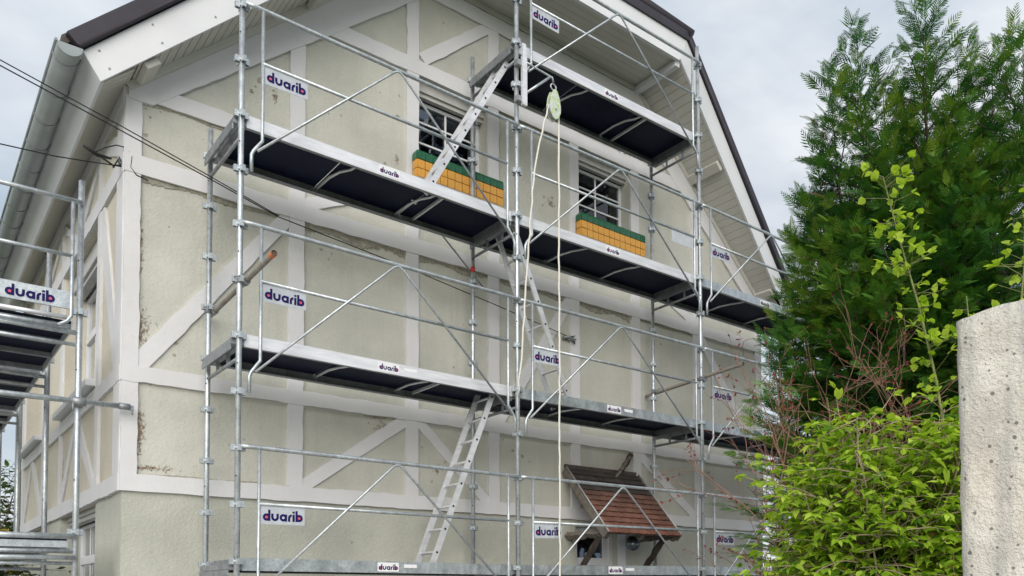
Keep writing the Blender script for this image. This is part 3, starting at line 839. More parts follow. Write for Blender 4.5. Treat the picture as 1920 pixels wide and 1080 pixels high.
for i in range(seg + 1):
    x = -tw / 2 + .002 + (tw - .004) * i / seg
    sag = .004 * math.sin(math.pi * i / seg)
    yb = L * 1.25 + .006 * math.sin(i * 2.1)
    vs += [(x, 0, .004), (x, yb, .026 + sag), (x, yb, .042 + sag), (x, 0, .018)]
fs = []
for i in range(seg):
    a, b = i * 4, i * 4 + 4
    fs += [(a, a + 1, b + 1, b), (a + 1, a + 2, b + 2, b + 1), (a + 2, a + 3, b + 3, b + 2), (a + 3, a, b, b + 3)]
fs += [(0, 3, 2, 1), (seg * 4, seg * 4 + 1, seg * 4 + 2, seg * 4 + 3)]
tm.add(vs, fs)
tme = tm.mesh('roof_tile', 'clay_tile')
basis = Matrix((Vector((-1, 0, 0)), sl, cn)).transposed()
basis = Matrix((sl.cross(cn), sl, cn)).transposed()
for r_ in range(ncr):
    for c_ in range(nt_ + (r_ % 2)):
        xx = cx0 + tw * (c_ + (.5 if r_ % 2 == 0 else 0.0))
        xx = min(max(xx, cx0 + tw * .5), cx1 - tw * .5) if r_ % 2 == 0 else xx
        s = 1.0
        if r_ % 2 and c_ in (0, nt_): 
            s = .5; xx = cx0 + tw * .25 if c_ == 0 else cx1 - tw * .25
        p = pt + sl * (L * r_) + Vector((xx, 0, 0)) + cn * random.uniform(0, .004) - CO
        o = place('roof_tile', tme, can)
        mm = basis.to_4x4(); mm.translation = p
        o.matrix_local = mm @ Matrix.Rotation(random.gauss(0, .012), 4, 'Z') @ Matrix.Diagonal((s, 1, 1, 1))
        f = r_ / (ncr - 1)
        base = np.array((.060, .050, .045)) if r_ < 4 else np.array((.10, .062, .050)) * (1 - f) + np.array((.205, .088, .062)) * f
        base = base * random.uniform(.75, 1.25)
        o.color = (*base, 1)
mb = MB(); mb.bar(pt + Vector((5.18, -.01, .04)), pt + Vector((5.18, .05, .05)), cx1 - cx0, .05); cb(mb, 'top_flashing', 'roof_tile_dark')
for xx, s_ in ((cx0 - .02, -1), (cx1 + .02, 1)):
    mb = MB(); mb.bar(pt + Vector((xx, 0, 0)) - cn * .02, pb + Vector((xx, 0, 0)) - cn * .02 + sl * .02, .025, .10, cn); cb(mb, 'barge_batten', 'grey_wood')
    mb = MB(); mb.tube([pt + Vector((xx, 0, 0)) + cn * .045, pb + Vector((xx, 0, 0)) + cn * .05 + sl * .03], .010, 6); cb(mb, 'edge_flashing', 'lead_flashing')
def rough_beam(p0, p1, w_, h_, mat, name):
    p0, p1 = Vector(p0), Vector(p1); n = 9; mb = MB(); pts = []; rs = []
    for i in range(n + 1):
        p = p0.lerp(p1, i / n) + Vector((random.gauss(0, .007), random.gauss(0, .007), random.gauss(0, .007))); pts.append(p); rs.append((w_ + h_) / 4 * 1.15 * random.uniform(.85, 1.15))
    mb.tube(pts, rs, 4)
    mb.sm = [False] * len(mb.sm); return cb(mb, name, mat)
for xx in (4.60, 5.74):
    rough_beam((xx, YW - .002, 2.46), (xx, .40, 2.46), .09, .11, 'grey_wood', 'arm_beam')
    rough_beam((xx, YW - .01, 1.72), (xx, .52, 2.42), .09, .10, 'old_wood', 'brace')
mb = MB(); mb.bar((cx0 + .02, .42, 2.50), (cx1 - .02, .42, 2.50), .09, .09); cb(mb, 'front_beam', 'old_wood')
rough_beam((5.38, YW - .10, 3.28), (5.76, YW - .03, 3.68), .07, .09, 'old_wood', 'old_rafter_stub')
rough_beam((5.34, YW - .16, 3.30), (5.70, YW - .07, 3.64), .04, .05, 'grey_wood', 'old_rafter_stub')
lamp = empty('porch_lamp', (5.36, .72, 2.40), 'round dark porch lamp hanging under the tiled door canopy', 'lamp')
mb = MB(); mb.tube([(0, 0, .05), (0, 0, .0), (0, 0, -.02)], [.05, .085, .085], 16); mb.build('lamp_base', 'lamp_black', lamp)
mb = MB(); pr = [(.098, -.02), (.096, -.06), (.078, -.105), (.042, -.132), (.004, -.14)]
mb.tube([(0, 0, z) for _, z in pr], [r_ for r_, _ in pr], 16); mb.build('globe', 'lamp_globe', lamp)
mb = MB(); mb.tube([(0, 0, -.02), (0, 0, -.07), (0, 0, -.09)], [.05, .045, .01], 12); mb.build('lamp_shade', 'lamp_black', lamp)

# ------------------------------------------------------------------ lettering
RW = .28
def ring(cx, cy, ro, ri, a0=0, a1=360, n=20):
    vs, fs = [], []
    for i in range(n + 1):
        a = R(a0 + (a1 - a0) * i / n)
        vs += [(cx + ro * math.cos(a), cy + ro * math.sin(a)), (cx + ri * math.cos(a), cy + ri * math.sin(a))]
    for i in range(n): fs.append((2 * i, 2 * i + 1, 2 * i + 3, 2 * i + 2))
    return vs, fs
def quad2(x0, x1, y0, y1): return [(x0, y0), (x1, y0), (x1, y1), (x0, y1)], [(0, 1, 2, 3)]
def word():
    V, F, dots = [], [], []
    def put(sh, ox, lift=0):
        vs, fs = sh; b = len(V)
        V.extend([(x + ox, y, lift) for x, y in vs]); F.extend([[i + b for i in f] for f in fs])
    x = 0; ro, ri = .5, .185; k = .0002
    put(ring(.5, .5, ro, ri), x); put(quad2(.70, 1.0, 0, 1.5), x, k); dots.append((x + .5, .5)); x += 1.10
    put(ring(.5, .5, ro, ri, 180, 360), x); put(quad2(0, .31, .5, 1.0), x, k); put(quad2(.69, 1.0, .5, 1.0), x, k); x += 1.10
    put(ring(.5, .5, ro, ri), x); put(quad2(.70, 1.0, 0, .95), x, k); x += 1.12
    put(quad2(0, .31, 0, .55), x, k); put(ring(.5, .5, ro, ri, 90, 180, 8), x); x += .60
    put(quad2(0, .31, 0, 1.0), x, k); put(quad2(0, .31, 1.14, 1.40), x, k); x += .40
    put(ring(.5, .5, ro, ri), x); put(quad2(0, .30, 0, 1.5), x, k); dots.append((x + .5, .5)); x += 1.0
    return V, F, dots, x
WV, WF, WD, WW = word()
def word_mesh():
    me = bpy.data.meshes.new('lettering'); me.from_pydata([(x - WW / 2, -z * 1, y - .75) for x, y, z in WV], [], WF); me.materials.append(MATS['sign_blue'])
    md = []
    for cx, cy in WD:
        q = bpy.data.meshes.new('lettering_dot'); q.from_pydata([(cx - WW / 2 +   .18 * math.cos(a * math.pi / 8), 0, cy - .75 +   .18 * math.sin(a * math.pi / 8)) for a in range(16)], [], [list(range(16))])
        q.materials.append(MATS['sign_red']); md.append(q)
    return me, md
LM, LD = word_mesh()
def lettering(parent, loc, width, shear_rot=(0, 0, 0)):
    s = width / WW
    a = place('lettering', LM, parent, loc, shear_rot); a.scale = (s, s, s)
    for q in LD:
        b = place('lettering_dot', q, parent, loc, shear_rot); b.scale = (s, s, s)

# ------------------------------------------------------------------ front scaffold
SX = [0.0, 2.97, 6.0, 9.0]
SZ = [0.0, -0.02, 0.0, 0.0]
DPT = 0.945
front = empty('scaffold', (4.5, .47, 0), 'tall galvanised scaffold with navy decks standing across the gable front', 'scaffold', 'scaffolds around the house')
FO = Vector((4.5, .47, 0))
def fb(mb, name, mat, parent=None, root=None, off=None):
    o = mb.build(name, mat, parent or (root or front))
    if parent is None: o.location = -(off if off is not None else FO)
    return o
def coupler_mesh():
    mb = MB()
    mb.tube([(0, 0, -.012), (0, 0, .012)], .034, 10)
    for a in range(4):
        c, s_ = (1, 0, -1, 0)[a], (0, 1, 0, -1)[a]
        # open cup: plate plus two cheeks
        cx, cy = c * .058, s_ * .058
        mb.obox((cx, cy, 0), (abs(c) * .004 + abs(s_) * .022, abs(s_) * .004 + abs(c) * .022, 0), (0, 0, .028), (c * .001 + s_ * .001, 0.001, 0)) if False else None
        mb.box(cx - (.004 if c else .017), cx + (.004 if c else .017), cy - (.004 if s_ else .017), cy + (.004 if s_ else .017), -.027, .027)
        for q in (-1, 1):
            px_, py_ = (c * .042 + s_ * q * .0155), (s_ * .042 + c * q * .0155)
            mb.box(px_ - (.016 if c else .003), px_ + (.016 if c else .003), py_ - (.016 if s_ else .003), py_ + (.016 if s_ else .003), -.027, .027)
    return mb.mesh('coupler', 'galvanised')
CPM = coupler_mesh()
def standard(x, y, z0, z1, zoff, root, off, step=.5, first=.5, cups=True):
    mb = MB(); mb.tube([(x, y, z0), (x, y, z1)], .0255, 12)
    # spigot joints and drilled holes
    z = z0 + 1.0
    o = mb.build('standard', 'galvanised', root); o.location = -off
    mb = MB(); mb.box(x - .075, x + .075, y - .075, y + .075, .012, .02); mb.tube([(x, y, .02), (x, y, z0 + .02)], .018, 8)
    b = mb.build('base_jack', 'galvanised_dark', o)
    k = first
    while k < z1 - .05:
        if k > z0 + .1 and (cups or abs((k * 2) % 4 - 1) < .1):
            c = place('coupler', CPM, o, (x, y, k + zoff), (0, 0, random.gauss(0, .05)))
        k += step
    hm = MB()
    k = 1.75
    while k < z1:
        if k > z0: hm.tube([(x - .0262 * .72, y - .0262 * .72, k), (x - .0272 * .72, y - .0272 * .72, k)], .007, 8)
        k += 1.0
    hm.build('pin_holes', 'ladder_dark', o)['kind'] = 'stuff'
    return o
TOPF = [8.9, 9.7, 9.27, 7.4]
TOPB = [6.28, 8.28, 8.1, 6.25]
for n in range(4):
    standard(SX[n], 0, .12, TOPF[n], SZ[n], front, FO)
    standard(SX[n], DPT, .12, TOPB[n], SZ[n], front, FO)
# orange-red tape mark
mb = MB(); mb.tube([(SX[1], DPT, 5.60), (SX[1], DPT, 5.66)], .028, 12); fb(mb, 'tape_mark', 'red_tape')

def tube_part(pts, r, name='tube', mat='galvanised', root=None, off=None):
    mb = MB(); mb.tube(pts, r); return fb(mb, name, mat, None, root, off)
def transom(n, L, root=None, off=None):
    x, z = SX[n], L + SZ[n]
    mb = MB()
    for dx in (-.035, .035):
        mb.bar((x + dx, .03, z - .045), (x + dx, DPT - .03, z - .045), .045, .05)
    mb.tube([(x, .02, z - .20), (x, DPT - .02, z - .20)], .017)
    for yy in (.30, .62): mb.bar((x, yy, z - .20), (x, yy, z - .05), .03, .012, (0, 1, 0))
    mb.bar((x - .06, .04, z - .10), (x - .06, DPT - .04, z - .10), .012, .05)
    return fb(mb, 'transom', 'galvanised_dark')
def deck(a, L, hatch=False):
    x0, x1 = SX[a] + .055, SX[a + 1] - .055
    za, zb = L + SZ[a] + .035, L + SZ[a + 1] + .035
    em = 'deck_edge' if (L >= 6 and a < 2) or (L == 4 and a == 0) else 'galvanised'
    zz = lambda x: za + (zb - za) * (x - x0) / (x1 - x0)
    D_ = empty('deck', -FO, parent=front)
    def sl_bar(y0, y1, t0, t1, name, mat):
        mb = MB()
        mb.prism([(x0, y0, za + t0), (x0, y1, za + t0), (x0, y1, za + t1), (x0, y0, za + t1)], [(x1, y0, zb + t0), (x1, y1, zb + t0), (x1, y1, zb + t1), (x1, y0, zb + t1)])
        return mb.build(name, mat, D_)
    sl_bar(.028, .040, -.115, 0, 'front_edge', em)
    sl_bar(.040, .075, -.115, -.107, 'edge_flange', 'galvanised_dark')
    sl_bar(DPT - .072, DPT - .06, -.115, 0, 'rear_edge', 'galvanised_dark')
    sl_bar(DPT - .125, DPT - .072, -.115, -.107, 'edge_flange', 'galvanised_dark')
    n = 3
    for i in range(n):
        xa, xb = x0 + (x1 - x0) * i / n + .008, x0 + (x1 - x0) * (i + 1) / n - .008
        mb = MB(); mb.prism([(xa, .042, zz(xa) - .03), (xa, DPT - .074, zz(xa) - .03), (xa, DPT - .074, zz(xa) - .016), (xa, .042, zz(xa) - .016)], [(xb, .042, zz(xb) - .03), (xb, DPT - .074, zz(xb) - .03), (xb, DPT - .074, zz(xb) - .016), (xb, .042, zz(xb) - .016)])
        mb.build('plywood_panel', 'plywood_navy', D_)
    for xa in (x0 + .006, x1 - .006):
        mb = MB(); mb.box(xa - .006, xa + .006, .042, DPT - .074, zz(xa) - .10, zz(xa) - .002); mb.build('end_beam', 'galvanised_dark', D_)
    for u in (.35, .66):
        xm = x0 + (x1 - x0) * u
        s_ = random.uniform(-.02, .02)
        mb = MB(); mb.tube([(xm + .10 + s_, .06, zz(xm) - .065), (xm + .07, .25, zz(xm) - .05), (xm + .0, .36, zz(xm) - .055), (xm - .03, .55, zz(xm) - .05), (xm - .05, DPT - .10, zz(xm) - .065)], .013, 8)
        mb.build('stiffener', 'deck_edge', D_)
    if hatch:
        xm = x0 + (x1 - x0) * .72
        mb = MB(); mb.bar((xm, .06, zz(xm) - .055), (xm, DPT - .1, zz(xm) - .055), .022, .03); mb.build('stiffener', 'deck_edge', D_)
    # maker's sticker in the middle of the outer edge
    xm = (x0 + x1) / 2 - .05
    ang = math.atan2(zb - za, x1 - x0)
    mb = MB(); mb.box(-.112, .112, -.001, .001, -.045, .045); s = mb.build('sticker', 'sticker_white', D_); s.location = (xm, .0265, zz(xm) - .057); s.rotation_euler = (0, -ang, 0)
    lettering(D_, (xm, .0245, zz(xm) - .057), .205, (0, -ang, 0))
    if L in (2.0, 4.0) and a < 2:
        mb = MB(); mb.box(-.07, .07, -.001, .001, -.017, .017); s = mb.build('sticker', 'sticker_white', D_); s.location = (xm + .24, .0265, zz(xm) - .045); s.rotation_euler = (0, -ang, 0)
    return D_
def guardrail(a, L, sign=True, signx=.165):
    x0, x1 = SX[a], SX[a + 1]
    z0, z1 = L + SZ[a] + .012, L + SZ[a + 1] + .012
    zz = lambda x: z0 + (z1 - z0) * (x - x0) / (x1 - x0)
    y = -.058
    G = empty('guardrail', -FO, parent=front)
    MB().tube([(x0 + .01, y + .01, z0 + 1.0), (x0 + .09, y, zz(x0 + .09) + 1.0), (x1 - .09, y, zz(x1 - .09) + 1.0), (x1 - .01, y + .01, z1 + 1.0)], .0205).build('top_rail', 'galvanised', G)
    pa, pb_ = x0 + .165, x1 - .165
    MB().tube([(pa, y, zz(pa) + .5), (pb_, y, zz(pb_) + .5)], .0165).build('mid_rail', 'galvanised', G)
    for p, s_ in ((pa, 1), (pb_, -1)):
        zb = zz(p)
        MB().tube([(p, y, zb + 1.0), (p, y, zb - .22), (p - .025 * s_, y, zb - .255), (p - .075 * s_, y, zb - .33), (p - .092 * s_, y, zb - .37), (p - .092 * s_, y, zb - .52)], .0155).build('post', 'galvanised', G)
    xm = (x0 + x1) / 2
    MB().tube([(pa - .045, y - .018, zz(pa) - .33), (xm - .05, y - .018, zz(xm) + .955), (xm - .015, y - .018, zz(xm) + .975), (xm + .015, y - .018, zz(xm) + .975), (xm + .05, y - .018, zz(xm) + .955), (pb_ + .045, y - .018, zz(pb_) - .33)], .012).build('brace', 'galvanised', G)
    if sign:
        ang = math.atan2(z1 - z0, x1 - x0)
        sxm = pa + .02 + .19
        zc = zz(sxm) + .5 - .095
        mb = MB(); mb.box(-.195, .195, -.0015, .0015, -.08, .08); tl = random.gauss(0, .012); s = mb.build('sign_plate', 'sign_white', G); s.location = (sxm, y, zc); s.rotation_euler = (0, -ang + tl, 0); ang -= tl
        lettering(G, (sxm, y - .003, zc), .355, (0, -ang, 0))
    else:
        ang = math.atan2(z1 - z0, x1 - x0)
        sxm = pb_ - .24; zc = zz(sxm) + .5 - .095
        mb = MB(); mb.box(-.195, .195, -.0015, .0015, -.08, .08); s = mb.build('sign_plate', 'sign_white', G); s.location = (sxm, y, zc); s.rotation_euler = (0, -ang, 0)
    return G
for a in range(3):
    for L in (2.0, 4.0, 6.0):
        deck(a, L, hatch=(a == 0))
        guardrail(a, L, sign=not (a == 1 and L == 6.0))
deck(1, 8.0, hatch=True); guardrail(1, 8.0)
for n in range(4):
    for L in (2.0, 4.0, 6.0): transom(n, L)
for n in (1, 2): transom(n, 8.0)
# guardrails across the open ends of the scaffold bays behind the upper deck
for L in (5.0,):
    pass
# tie tubes clamped across the frames
def tie(pts, mats=True):
    T = MB(); T.tube(pts, .0235, 14, cap=False)
    o = fb(T, 'tie_tube', 'tube_grey')
    d = (Vector(pts[1]) - Vector(pts[0])).normalized(); e = Vector(pts[1])
    if mats:
        mb = MB(); mb.tube([e - d * .07, e + d * .003], .0255, 14, cap=False); mb.build('tube_end_paint', 'orange_paint', o)
    mb = MB(); mb.tube([e - d * .012, e - d * .008], .0232, 14); mb.build('tube_bore', 'tube_inside', o)
    return o
def swivel(p, root=None, off=None):
    mb = MB(); p = Vector(p)
    mb.tube([p + Vector((0, 0, -.03)), p + Vector((0, 0, .03))], .037, 10)
    mb.tube([p + Vector((.05, -.035, 0)), p + Vector((.05, .035, 0))], .037, 10)
    mb.tube([p + Vector((-.05, -.03, .012)), p + Vector((-.02, -.075, .012))], .008, 6)
    mb.tube([p + Vector((.04, -.06, .04)), p + Vector((.10, -.05, .055))], .008, 6)
    return fb(mb, 'clamp', 'galvanised_dark', None, root, off)
tie([(.055, 1.16, 4.47), (.055, -.72, 4.53)])
swivel((0, 0, 4.5)); swivel((0, DPT, 4.48))
tie([(6.055, 1.16, 4.58), (6.055, -.70, 4.67)], False)
swivel((6, 0, 4.6)); swivel((6, DPT, 4.6))
# knee strut under the attic deck, slanting behind the rear standard
tube_part([(2.45, DPT + .02, 6.05), (3.15, DPT + .03, 5.45)], .010, 'strut', 'galvanised_dark')

# ------------------------------------------------------------------ ladders
def ladder(x0, z0, x1, z1, y0, y1, label):
    T = empty('ladder', (x0, (y0 + y1) / 2, z0), label, 'ladder', 'aluminium ladders between the decks')
    d = Vector((x1 - x0, 0, z1 - z0)); Ln = d.length; d.normalize(); n = Vector((-d.z, 0, d.x))
    hw = (y1 - y0) / 2
    for s in (-1, 1):
        mb = MB(); mb.bar((0, s * hw, 0), d * Ln + Vector((0, s * hw, 0)), .025, .062, n); st = mb.build('stile', 'aluminium', T)
        hm = MB(); k = .18
        while k < Ln - .05:
            p = d * k + Vector((0, s * hw - .0132, 0)); hm.tube([p, p + Vector((0, -.002, 0))], .013, 8); k += .27
        hm.build('rung_plugs', 'ladder_dark', st)['kind'] = 'stuff'
    k = .18
    while k < Ln - .05:
        mb = MB(); p = d * k; mb.tube([p + Vector((0, -hw, 0)), p + Vector((0, hw, 0))], .015, 8); mb.build('rung', 'aluminium', T); k += .27
    return T
ladder(2.00, 1.97, 2.80, 4.02, .20, .54, 'aluminium ladder rising from the lowest deck at the left bay')
ladder(3.88, 3.97, 3.03, 6.02, .20, .54, 'aluminium ladder crossing behind the central standard at mid height')
ladder(1.93, 5.97, 2.98, 7.85, .20, .46, 'aluminium ladder leaning in front of the left attic window')

# ------------------------------------------------------------------ pulley hoist, rope
hb = empty('hoist_bracket', (3.02, -.08, 7.2), 'galvanised hoist bracket clamped to the central standard', 'bracket')
mb = MB(); mb.box(-.03, .03, -.02, .02, .03, .60); mb.box(-.022, .022, -.012, .012, .60, .75); mb.build('channel', 'deck_edge', hb)
mb = MB(); mb.tube([(.02, 0, .55), (.12, 0, .54), (.33, -.03, .50), (.37, -.04, .49), (.385, -.04, .44)], .012); mb.build('arm', 'galvanised', hb)
mb = MB(); mb.tube([(.02, 0, .18), (.34, -.03, .485)], .015); mb.build('strut', 'galvanised', hb)
for z in (.10, .52):
    mb = MB(); mb.box(-.09, -.02, .0, .07, z - .03, z + .03); mb.build('clamp', 'galvanised_dark', hb)
pu = empty('pulley', (3.405, -.12, 7.30), 'egg-shaped pale green rope pulley hanging from the hoist bracket', 'pulley')
pu.scale = (.86, .9, .9)
mb = MB(); pts = [(.045 * math.cos(a * math.pi / 8), 0, .315 + .04 * math.sin(a * math.pi / 8)) for a in range(17)]; mb.tube(pts, .009, 8, cap=False); mb.build('ring', 'galvanised', pu)
prof = [(.0, .27), (.035, .25), (.07, .17), (.092, .06), (.09, -.02), (.06, -.09), (.02, -.125), (-.0, -.13), (-.04, -.115), (-.075, -.05), (-.088, .04), (-.07, .16), (-.035, .25)]
for s in (-1, 1):
    mb = MB(); mb.prism([(x, s * .034, z) for x, z in prof], [(x, s * .046, z) for x, z in prof]); bevel(mb.build('cheek', 'pulley_shell', pu), .004)
mb = MB(); mb.tube([(0, -.03, .0), (0, -.018, .0), (0, 0, 0), (0, .018, 0), (0, .03, 0)], [.095, .085, .07, .085, .095], 20); mb.build('sheave', 'galvanised', pu)
mb = MB(); mb.tube([(0, -.055, 0), (0, .055, 0)], .014, 8); mb.build('axle', 'galvanised_dark', pu)
def wob(pts, amp):
    out_ = []
    for i in range(len(pts) - 1):
        a, b = Vector(pts[i]), Vector(pts[i + 1]); n = max(2, int((b - a).length / .12))
        for k in range(n):
            p = a.lerp(b, k / n); out_.append(p + Vector((random.gauss(0, amp), random.gauss(0, amp), 0)))
    out_.append(Vector(pts[-1])); return out_
rp = empty('rope', (3.4, -.12, 1.5), 'cream rope hanging in two falls from the pulley', 'rope')
RO = Vector((3.4, -.12, 1.5))
arc = [(3.405 + .074 * math.cos(a), -.12, 7.30 + .074 * math.sin(a)) for a in np.linspace(0, math.pi, 9)]
o = MB().tube(wob([(3.488 - .06, -.13, .30), (3.455, -.13, 2.0), (3.47, -.125, 4.5), (3.479, -.12, 7.30)], .003), .0115, 8).build('hauling_fall', 'rope_cream', rp); o.location = -RO
o = MB().tube(arc, .0115, 8).build('bight', 'rope_cream', rp); o.location = -RO
o = MB().tube(wob([(3.331, -.12, 7.30), (3.27, -.12, 7.12), (3.20, -.12, 6.85), (3.13, -.12, 6.50), (3.08, -.12, 6.0), (3.04, -.12, 5.5), (2.99, -.12, 4.9), (2.945, -.115, 4.3), (2.925, -.10, 4.05), (2.95, -.05, 3.9)], .004), .0105, 8).build('tied_fall', 'rope_cream', rp); o.location = -RO

# ------------------------------------------------------------------ overhead cables
def cable(pts, r, name, label):
    o = MB().tube(pts, r, 6).build(name, 'cable_black'); return tag(o, label, 'cable')
def sagline(a, b, sag, n=24):
    a, b = Vector(a), Vector(b)
    return [a.lerp(b, i / n) - Vector((0, 0, sag * 4 * (i / n) * (1 - i / n))) for i in range(n + 1)]
base_pts = [(4.55, 1.13, 5.18), (3.3, 1.00, 5.30), (2.06, .90, 5.42), (.62, .86, 5.56), (-.05, .72, 5.67), (-.82, .60, 5.81), (-1.69, .46, 5.96), (-3.2, .22, 6.22), (-6.0, -.25, 6.75), (-12, -1.2, 8.0)]
cable(base_pts, .0055, 'power_cable', 'black overhead cable running across the gable to its wall anchor')
cable([(x, y + .0, z + .045 * min(1, max(0, (1.2 - x) / 2.2))) for x, y, z in base_pts if x < 1.5], .005, 'power_cable', 'thinner black cable strung just above the long overhead cable')
an = empty('cable_anchor', (4.60, 1.18, 5.16), 'black cable anchor knotted on a wall hook between the bands', 'anchor')
mb = MB(); mb.tube([(.0, .02, 0), (-.0, -.05, .0), (.05, -.06, .03)], .010, 6); mb.build('hook', 'cable_black', an)
mb = MB(); mb.tube([(-.09, -.03, .0), (.0, -.05, .01), (.07, -.05, -.01), (.09, -.04, -.04)], .022, 8); mb.build('clamp', 'galvanised_dark', an)
for q in ((.1, -.05, .05), (.12, -.05, 0.0), (.09, -.06, -.07)):
    mb = MB(); mb.tube([(.03, -.05, 0), q], .007, 6); mb.build('loose_end', 'cable_black', an)
cable([(-.70, 1.26, 5.79), (-.84, 1.20, 5.745), (-.98, 1.13, 5.69), (-1.25, 1.06, 5.62), (-1.68, .95, 5.54), (-3.2, .55, 5.45), (-8, -.8, 5.9)], .0055, 'power_cable', 'black service cable fixed to the left corner of the house')
ca = empty('cable_loop', (-.69, 1.30, 5.85), 'tangled black cable loop and strain clamp at the house corner', 'cable')
mb = MB(); mb.tube([(-.34, -.18, -.03), (-.22, -.12, -.05), (-.10, -.06, -.02)], [.012, .020, .010], 8); mb.build('strain_clamp', 'cable_black', ca)
mb = MB(); mb.tube([(-.24, -.12, -.03), (-.15, -.08, .06), (-.06, -.07, .12), (.02, -.12, .10), (.06, -.13, .02), (.05, -.13, -.08), (.10, -.13, -.14), (.2, -.13, -.16)], .006, 6); mb.build('loop', 'cable_black', ca)
mb = MB(); mb.tube([(-.20, -.11, -.05), (-.08, -.06, -.08), (.0, -.04, -.04), (-.03, -.05, .02), (-.08, -.06, -.10)], .009, 6); mb.build('knot', 'cable_black', ca)
mb = MB(); mb.tube([(.0, .0, -.03), (-.03, -.04, -.03), (-.04, -.05, .03)], .012, 6); mb.build('wall_hook', 'galvanised_dark', ca)

# ------------------------------------------------------------------ scaffold along the side wall
side = empty('scaffold', (-1.5, 1.15, 0), 'galvanised scaffold along the left side wall under the gutter', 'scaffold', 'scaffolds around the house')
SO = Vector((-1.5, 1.15, 0))
xi, xo = -1.03, -1.975
YS = [1.15, 3.15, 5.7, 8.2]
for k, yy in enumerate(YS):
    standard(xi, yy, .12, 5.50 if k < 2 else 5.25, -.22, side, SO, first=.5, cups=False)
    standard(xo, yy, .12, 5.56, -.22, side, SO, first=.5)
sb_ = lambda mb, name, mat, parent=None: fb(mb, name, mat, parent, side, SO)
for L in (2.24, 4.22):
    for k in range(3):
        y0, y1 = YS[k] + .05, YS[k + 1] - .05
        D_ = empty('deck', -SO, parent=side)
        MB().box(xi - .055, xi - .043, y0, y1, L - .10, L).build('inner_edge', 'deck_edge', D_)
        MB().box(xo + .043, xo + .055, y0, y1, L - .10, L).build('outer_edge', 'deck_edge', D_)
        for j in range(3):
            a, b = y0 + (y1 - y0) * j / 3, y0 + (y1 - y0) * (j + 1) / 3
            MB().box(xo + .057, xi - .057, a + .008, b - .008, L - .03, L - .016).build('plywood_panel', 'plywood_navy', D_)
        for u in (.02, .33, .64, .98):
            yy = y0 + (y1 - y0) * u
            MB().bar((xo + .05, yy, L - .065), (xi - .05, yy, L - .065), .05, .045).build('cross_member', 'galvanised_dark', D_)
    for yy in YS:
        mb = MB(); mb.tube([(xo, yy, L - .13), (xi, yy, L - .13)], .022); mb.tube([(xo, yy, L - .24), (xi, yy, L - .24)], .017); sb_(mb, 'transom', 'galvanised')
# end guardrail with toe board at the near end
G = empty('end_guardrail', -SO, parent=side)
yy = 1.10; L = 4.22
MB().tube([(xo, yy, L + 1.06), (xi, yy, L + 1.06)], .0205).build('top_rail', 'galvanised', G)
MB().tube([(xo + .07, yy, L + .55), (xi - .07, yy, L + .55)], .0175).build('mid_rail', 'galvanised', G)
for xx, s in ((xi - .07, 1), (xo + .07, -1)):
    MB().tube([(xx, yy, L + 1.06), (xx, yy, L + .0), (xx - .03 * s, yy, L - .05), (xx - .10 * s, yy, L - .10)], .0165).build('post', 'galvanised', G)
MB().tube([(xi - .17, yy, L - .10), (xo + .17, yy, L - .10)], .0165).build('bottom_rail', 'galvanised', G)
mb = MB(); mb.box(xo + .06, xi - .075, yy - .012, yy + .006, L + .06, L + .215); mb.build('toe_board', 'galvanised', G)
lettering(G, (xi - .375, yy - .015, L + .138), .36)
mb = MB(); mb.tube([(xi - .62, yy + .03, L - .01), (xi - .10, yy + .03, L - .01)], .02); mb.build('lower_rail', 'aluminium', G)
# lower end: deck edge and tubes
mb = MB(); mb.tube([(xo, 1.10, 2.24), (xi, 1.10, 2.24)], .027); sb_(mb, 'ledger', 'galvanised')
mb = MB(); mb.box(xo + .05, xi - .06, 1.115, 1.13, 2.14, 2.20); sb_(mb, 'end_beam', 'galvanised')
mb = MB(); mb.tube([(xo, 1.10, 2.05), (xi, 1.10, 2.05)], .02); sb_(mb, 'ledger', 'galvanised')
for k in range(3):                      # inside guard rails along the wall side of far bays, outer rails
    for zz_ in (3.27, 2.77, 5.27, 4.77):
        mb = MB(); mb.tube([(xo - .05, YS[k], zz_), (xo - .05, YS[k + 1], zz_)], .0185); sb_(mb, 'guard_tube', 'galvanised')
# long loose tube clamped across the near frame, reaching the house corner
mb = MB(); mb.tube([(xo - .6, 1.085, 3.44), (-.64, 1.085, 3.46)], .0255, 12); o = sb_(mb, 'cross_tube', 'galvanised')
mb = MB(); mb.tube([(-.72, 1.085, 3.46), (-.63, 1.085, 3.46)], .031, 12); mb.box(-.63, -.60, 1.07, 1.10, 3.43, 3.475); mb.tube([(-.61, 1.085, 3.44), (-.61, 1.085, 3.39)], .008, 6); mb.build('end_clamp', 'galvanised_dark', o)
mb = MB(); mb.tube([(xi, 1.15, 3.41), (xi, 1.15, 3.50)], .038, 10); mb.tube([(xi - .05, 1.09, 3.455), (xi + .05, 1.09, 3.455)], .040, 10); mb.tube([(xi - .05, 1.05, 3.43), (xi - .05, 1.05, 3.36)], .009, 6); sb_(mb, 'clamp', 'galvanised_dark')
# far frame beyond the rear corner
mb = MB(); mb.tube([(-1.62, 9.6, .1), (-1.62, 9.6, 5.6)], .025); mb.tube([(-1.62, 9.6, 4.6), (-4, 9.6, 4.6)], .018); mb.tube([(-1.62, 9.6, 3.9), (-4, 9.6, 3.9)], .018); sb_(mb, 'far_frame', 'galvanised')

